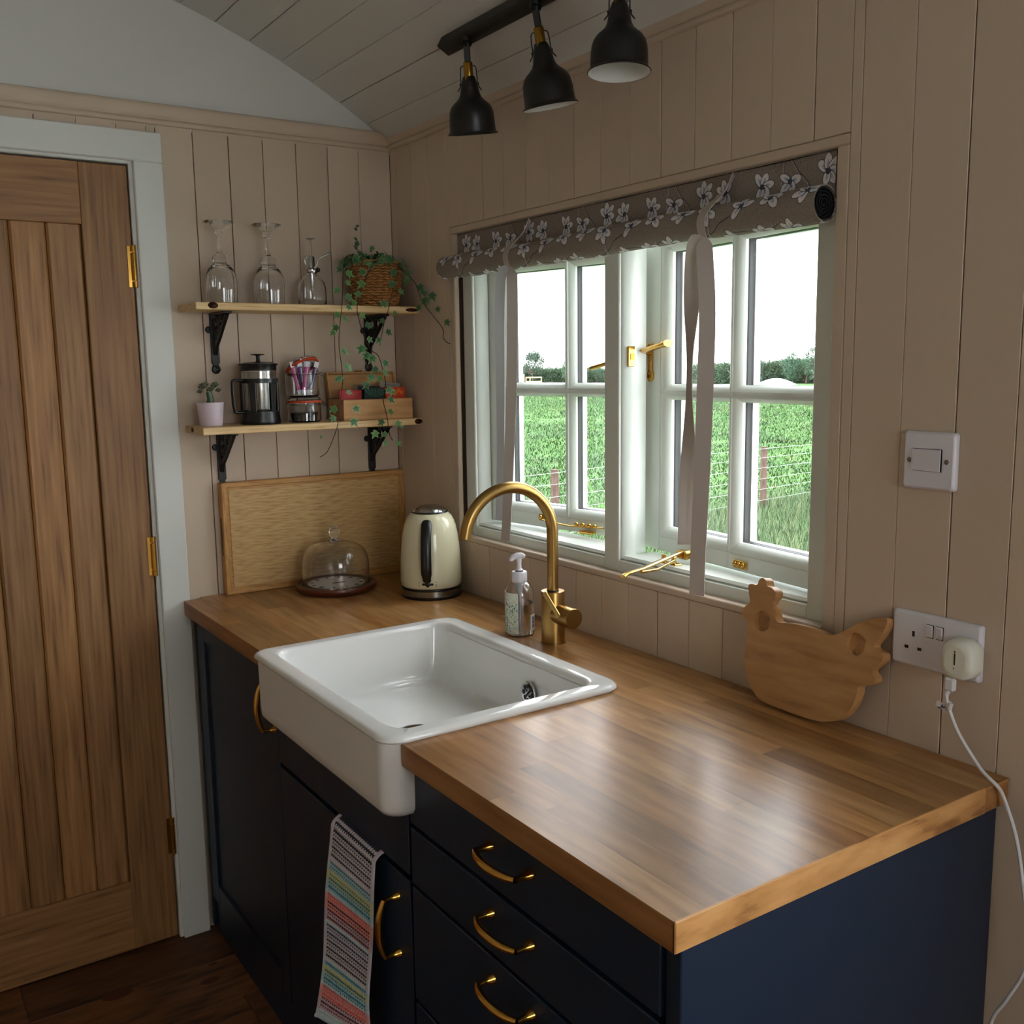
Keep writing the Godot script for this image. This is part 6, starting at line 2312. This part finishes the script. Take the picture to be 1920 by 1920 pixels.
func turf_height(p: Vector2, f: FastNoiseLite) -> float:
	var d := p.distance_to(Vector2(-1.33, 2.58))
	return f.get_noise_2d(p.x * 1.0, p.y * 1.0) * 0.055 * smoothstep(3.0, 12.0, d) + f.get_noise_2d(p.x * 0.13 + 50, p.y * 0.13) * 0.16 * smoothstep(14.0, 40.0, d)


func blob(size: float, tone: Color, r: RandomNumberGenerator, leaves: int) -> ArrayMesh:
	# a spray of leaves
	var b := B.new()
	b.coloured = true
	for i in leaves:
		var d := Vector3(r.randfn(), r.randfn(), r.randfn()).normalized()
		var p := d * size * pow(r.randf(), 0.4)
		var n := (d + Vector3(r.randfn(), r.randfn(), r.randfn()) * 0.5).normalized()
		var x := n.cross(Vector3(r.randfn(), r.randfn(), r.randfn())).normalized()
		var y := n.cross(x)
		var s := size * r.randf_range(0.16, 0.30)
		b.tint = tone * 0.8 * r.randf_range(0.72, 1.3)
		b.tri(p - x * s * 0.5, p + y * s, p + x * s * 0.5, n, n, n)
		b.tri(p - x * s * 0.5, p - y * s * 0.7, p + x * s * 0.5, n, n, n)
	return b.mesh()


func scatter(called: String, m: Mesh, material: Material, where: Array, parent: Node3D) -> MultiMeshInstance3D:
	var mm := MultiMesh.new()
	mm.transform_format = MultiMesh.TRANSFORM_3D
	mm.mesh = m
	mm.instance_count = where.size()
	for i in where.size():
		mm.set_instance_transform(i, where[i])
	var o := MultiMeshInstance3D.new()
	o.name = called
	o.multimesh = mm
	o.material_override = material
	o.set_meta("kind", "stuff")
	parent.add_child(o, true)
	return o


func shrub(label: String, at: Vector3, lumps: Array, tone: Color, n: int, seed_: int, twigs: Array) -> void:
	var o := thing("field_shrub", label, "shrub", at)
	var r := RandomNumberGenerator.new()
	r.seed = seed_
	var b := B.new()
	b.tube([Vector3(0, -0.1, 0), Vector3(0.1, 0.8, 0), Vector3(0.0, 1.6, 0.1)], [0.09, 0.07, 0.04], 8)
	for t in twigs:
		b.tube([Vector3(0.0, 1.2, 0), (t as Vector3) * 0.6 + Vector3(0, 0.4, 0), t], [0.05, 0.035, 0.015], 6)
	part("stem", b, M.post_wood, o)
	var w := []
	for i in n:
		var q: Array = lumps[r.randi_range(0, lumps.size() - 1)]
		var d := Vector3(r.randfn(), r.randfn(), r.randfn()).normalized() * pow(r.randf(), 0.33)
		w.push_back(Transform3D(Basis.from_euler(Vector3(r.randf() * 6, r.randf() * 6, r.randf() * 6)) * Basis.from_scale(Vector3.ONE * r.randf_range(0.7, 1.2)), (q[0] as Vector3) + d * (q[1] as Vector3)))
	scatter("foliage", blob(0.30, tone, r, 26), M.bush, w, o)


func outside() -> void:
	var f := FastNoiseLite.new()
	f.seed = 14
	f.frequency = 0.55
	f.fractal_octaves = 4
	# the field, out to beyond the hedge
	var b := B.new()
	var rows := []
	var rad := 1.2
	while rad < 420.0:
		var line := []
		for j in 121:
			var yaw := deg_to_rad(-60.0 + 180.0 * j / 120.0)
			var p := Vector2(-1.33 + sin(yaw) * rad, 2.58 - cos(yaw) * rad)
			line.push_back(Vector3(p.x, GROUND + turf_height(p, f), p.y))
		rows.push_back(line)
		rad *= 1.045
	b.sheet(rows)
	single("field", b, M.turf, "bright green grass field outside the window running to a distant hedge", "field", Vector3.ZERO, "", "structure")
	# grass
	var r := RandomNumberGenerator.new()
	r.seed = 40
	var tuft := func(n: int, spread: float, h: float, wide: float, tone: Color, dry: float) -> ArrayMesh:
		var t := B.new()
		t.coloured = true
		for i in n:
			var a := r.randf() * TAU
			var base := Vector3(cos(a), 0, sin(a)) * spread * sqrt(r.randf())
			var lean := Vector3(r.randfn(), 0, r.randfn()) * 0.35
			var hh := h * r.randf_range(0.6, 1.15)
			var side := Vector3(cos(a + 1.3), 0, sin(a + 1.3)) * wide
			var mid := base + Vector3(0, hh * 0.6, 0) + lean * hh * 0.35
			var tip := base + Vector3(0, hh, 0) + lean * hh
			var nn := (Vector3.UP + lean * 0.5).normalized()
			t.tint = tone * 0.62 * r.randf_range(0.75, 1.2)
			if r.randf() < dry:
				t.tint = Color(0.17, 0.18, 0.08) * r.randf_range(0.8, 1.2)
			t.tri(base - side, base + side, mid + side * 0.7, nn, nn, nn)
			t.tri(base - side, mid + side * 0.7, mid - side * 0.7, nn, nn, nn)
			t.tri(mid - side * 0.7, mid + side * 0.7, tip, nn, nn, nn)
		return t.mesh()
	var o := thing("rough_grass", "long rough grass growing along the wire fence outside the window", "grass", Vector3.ZERO, "", "stuff")
	var kinds := [tuft.call(16, 0.07, 0.20, 0.0035, Color(0.075, 0.17, 0.045), 0.10), tuft.call(16, 0.08, 0.15, 0.0035, Color(0.09, 0.21, 0.05), 0.05), tuft.call(14, 0.06, 0.27, 0.003, Color(0.085, 0.165, 0.055), 0.30)]
	for k in 3:
		var w := []
		for i in 7000:
			var d := sqrt(lerpf(36.0, 330.0, r.randf()))
			var p := far(r.randf_range(18.0, 66.0), d)
			p.y += turf_height(Vector2(p.x, p.z), f) - 0.01
			# beyond the fence it has been grazed
			var past := (p.z + 6.78 + (p.x - 4.98) * 0.122) < -0.4
			if past and r.randf() < (0.45 if k == 1 else 0.8):
				continue
			var s := r.randf_range(0.6, 1.15) * (0.55 if past else 1.0)
			w.push_back(Transform3D(Basis(Vector3.UP, r.randf() * TAU) * Basis.from_scale(Vector3(1.0, s, 1.0)), p))
		scatter("tufts", kinds[k], M.blade, w, o)
	o = thing("meadow_grass", "short bright meadow grass in tussocks across the far field", "grass", Vector3.ZERO, "", "stuff")
	kinds = [tuft.call(34, 0.30, 0.10, 0.010, Color(0.085, 0.225, 0.045), 0.02), tuft.call(30, 0.25, 0.15, 0.010, Color(0.06, 0.165, 0.04), 0.03), tuft.call(34, 0.35, 0.09, 0.011, Color(0.11, 0.26, 0.05), 0.03)]
	for k in 3:
		var w := []
		for i in 9000:
			var d := sqrt(lerpf(256.0, 6400.0, pow(r.randf(), 1.35)))
			var p := far(r.randf_range(18.0, 66.0), d)
			# tussocks gather in drifts
			if k == 1 and f.get_noise_2d(p.x * 0.22, p.z * 0.5) < 0.12:
				continue
			p.y += turf_height(Vector2(p.x, p.z), f) - 0.01
			w.push_back(Transform3D(Basis(Vector3.UP, r.randf() * TAU) * Basis.from_scale(Vector3(1.3, r.randf_range(0.6, 1.2), 1.3)), p))
		scatter("tufts", kinds[k], M.blade, w, o)
	# stock fence
	o = thing("wire_fence", "wire stock fence with a weathered wooden post at the field's edge", "fence", Vector3(9.80, GROUND, -7.42))
	var along := Vector3(0.9926, 0, -0.1212)
	for s in [-9.6, -4.2, 0.0, 4.5, 9.0]:
		b = B.new()
		b.tube([Vector3(0, -0.3, 0), Vector3(0.004, 0.5, 0), Vector3(0, 0.972, 0), Vector3(0, 0.980, 0)], [0.054, 0.052, 0.050, 0.040], 12)
		part("post", b, M.post_wood, o, along * s)
	for y in [0.955, 0.82, 0.67, 0.51, 0.36, 0.20]:
		b = B.new()
		var pts := []
		for i in 41:
			var s := -14.0 + 26.0 * i / 40.0
			pts.push_back(along * s + Vector3(0, y + 0.012 * sin(s * 0.9 + y * 3.0), 0.056))
		b.tube(pts, 0.0030, 5)
		part("wire", b, M.wire, o)
	# hedge along the far side
	var r2 := RandomNumberGenerator.new()
	r2.seed = 8
	o = thing("field_hedge", "long clipped dark green hedge along the far side of the field", "hedge", far(42.0, 104.0))
	var w0 := []
	var w1 := []
	for i in 15000:
		var yaw := r2.randf_range(8.0, 76.0)
		var h := 1.85 + 0.30 * f.get_noise_2d(yaw * 1.4, 3.0) + 0.5 * smoothstep(43.0, 47.0, yaw) + 0.15 * smoothstep(36, 33, yaw)
		var p := far(yaw, 103.0 + r2.randf_range(0.0, 2.4)) - o.position
		p.y = 0.1 + (h - 0.25) * pow(r2.randf(), 0.7)
		var t := Transform3D(Basis.from_euler(Vector3(r2.randf() * 6, r2.randf() * 6, 0)) * Basis.from_scale(Vector3.ONE * r2.randf_range(0.8, 1.3)), p)
		if r2.randf() < 0.55:
			w0.push_back(t)
		else:
			w1.push_back(t)
	scatter("foliage", blob(0.34, Color(0.030, 0.072, 0.036), r2, 26), M.bush, w0, o)
	scatter("foliage", blob(0.34, Color(0.052, 0.105, 0.036), r2, 26), M.bush, w1, o)
	b = B.new()
	rows = []
	for i in 7:
		var line := []
		for j in 69:
			var p := far(8.0 + j, 104.4) - o.position
			p.y = 0.0 + 1.5 * i / 6.0
			line.push_back(p)
		rows.push_back(line)
	b.sheet(rows, 0.8)
	part("core", b, mat("hedge_core", Color(0.07, 0.10, 0.06), 1.0), o)
	# shrubs rising over it
	shrub("wispy shrub with bare shoots rising over the left of the distant hedge", far(35.0, 101.5), [[Vector3(0.2, 2.3, 0), Vector3(1.5, 0.8, 0.9)], [Vector3(0.1, 3.0, 0.2), Vector3(0.8, 0.5, 0.6)]], Color(0.05, 0.09, 0.06), 210, 2, [Vector3(-0.6, 3.9, -0.3), Vector3(-1.3, 3.5, -0.6), Vector3(0.5, 3.5, 0.4), Vector3(1.1, 3.2, 0.6), Vector3(-1.2, 2.6, -0.8)])
	shrub("rounded green shrub over the hedge behind the left window's glazing bar", far(37.3, 101.5), [[Vector3(0.2, 1.9, 0.1), Vector3(1.3, 1.6, 1.0)]], Color(0.045, 0.12, 0.05), 300, 3, [Vector3(0.3, 2.6, 0)])
	shrub("rounded green shrub over the hedge seen beside the window ribbon", far(42.6, 101.5), [[Vector3(0, 1.9, 0), Vector3(1.2, 1.2, 1.0)]], Color(0.05, 0.13, 0.05), 260, 4, [Vector3(0.1, 2.6, 0)])
	shrub("tall broad shrub rising at the right end of the visible hedge", far(50.2, 101.5), [[Vector3(0.8, 2.0, 0.6), Vector3(2.2, 1.7, 1.4)], [Vector3(-1.0, 1.7, -0.9), Vector3(1.1, 1.3, 0.8)]], Color(0.05, 0.115, 0.06), 520, 5, [Vector3(0.2, 3.6, 0.1), Vector3(-1.3, 3.0, -1.2), Vector3(1.3, 3.7, 1.0)])
	# small timber pen and a pale sheeted heap by the hedge
	o = thing("timber_pen", "small pale timber pen standing in front of the distant hedge", "pen", far(35.1, 98.0))
	for q in [[-0.75, 0.0], [-0.35, 0.0], [0.75, 0.0], [-0.95, 0.0]]:
		b = B.new()
		b.box(Vector3(q[0], 0.5 if q[0] > -0.9 else 0.65, q[1]), Vector3(0.10, 1.0 if q[0] > -0.9 else 1.3, 0.10), 0.01)
		part("post", b, M.pine, o)
	for y in [0.95, 0.55, 0.25]:
		b = B.new()
		b.box(Vector3(0.0, y, 0.07), Vector3(1.55, 0.12, 0.04), 0.01)
		part("rail", b, M.pine, o)
	o.rotation.y = -0.6
	b = B.new()
	var arc := []
	for i in 9:
		arc.push_back(Vector2(maxf(0.0, 1.0 - i / 8.0) * 2.4, 0.62 * sin(i / 8.0 * PI / 2)))
	b.lathe(arc, 20, Vector3.ZERO, Basis.from_scale(Vector3(1.0, 1.0, 0.6)))
	single("sheeted_heap", b, mat("pale_sheet", Color(0.72, 0.78, 0.80), 0.6), "low pale sheeted heap in front of the hedge at the right", "heap", far(48.6, 97.0))


# ------------------------------------------------------------------ everything
func _ready() -> void:
	# camera: read off the photograph's vanishing lines
	var cam := Camera3D.new()
	cam.name = "camera"
	cam.fov = 54.49
	cam.near = 0.05
	cam.far = 1000.0
	var fwd := Vector3(0.54966593, -0.14653691, -0.82243194)
	var right := Vector3(0.83016691, -0.01404494, 0.557338)
	var up := Vector3(0.09322159, 0.98910549, -0.11393007)
	cam.transform = Transform3D(Basis(right, up, -fwd), Vector3(-1.33291555, 1.5174114, 2.58363207))
	add_child(cam)
	cam.current = true
	# bright overcast sky, thin blue between the clouds
	var sk := Image.create(512, 256, false, Image.FORMAT_RGBF)
	var cl := FastNoiseLite.new()
	cl.seed = 23
	cl.frequency = 1.6
	cl.fractal_octaves = 4
	for y in 256:
		for x in 512:
			var a := TAU * x / 512.0
			var e := PI / 2 - PI * (y + 0.5) / 256.0
			var n := cl.get_noise_3d(cos(a) * cos(e) * 1.3, sin(e) * 2.6, sin(a) * cos(e) * 1.3)
			var k := smoothstep(-0.05, 0.45, n)
			sk.set_pixel(x, y, Color(1.0 - 0.28 * k, 1.0 - 0.07 * k, 1.02))
	var sm := PanoramaSkyMaterial.new()
	sm.panorama = ImageTexture.create_from_image(sk)
	var sky := Sky.new()
	sky.sky_material = sm
	var env := Environment.new()
	env.background_mode = Environment.BG_SKY
	env.sky = sky
	env.background_energy_multiplier = 4.2
	env.tonemap_mode = Environment.TONE_MAPPER_LINEAR
	env.tonemap_exposure = 2.35
	env.sdfgi_enabled = true
	env.ssao_enabled = true
	env.ssil_enabled = true
	var we := WorldEnvironment.new()
	we.name = "sky_and_exposure"
	we.environment = env
	add_child(we)

	make_materials()
	room()
	door()
	window()
	cupboards()
	worktop()
	sink()
	outside()
	blind()
	shelves()
	track_light()
	kettle()
	dome()
	boards()
	tap()
	soap()
	electrics()
	drawer_towel()
	var g := goblet()
	copy(g, "wine_glass", "upturned clear wine glass beside the plant mister on the top shelf", Vector3(-0.3955, 1.6772, 0.077), 0.4)
	mister()
	ivy()
	succulent()
	coffee_press()
	shelf_stores()
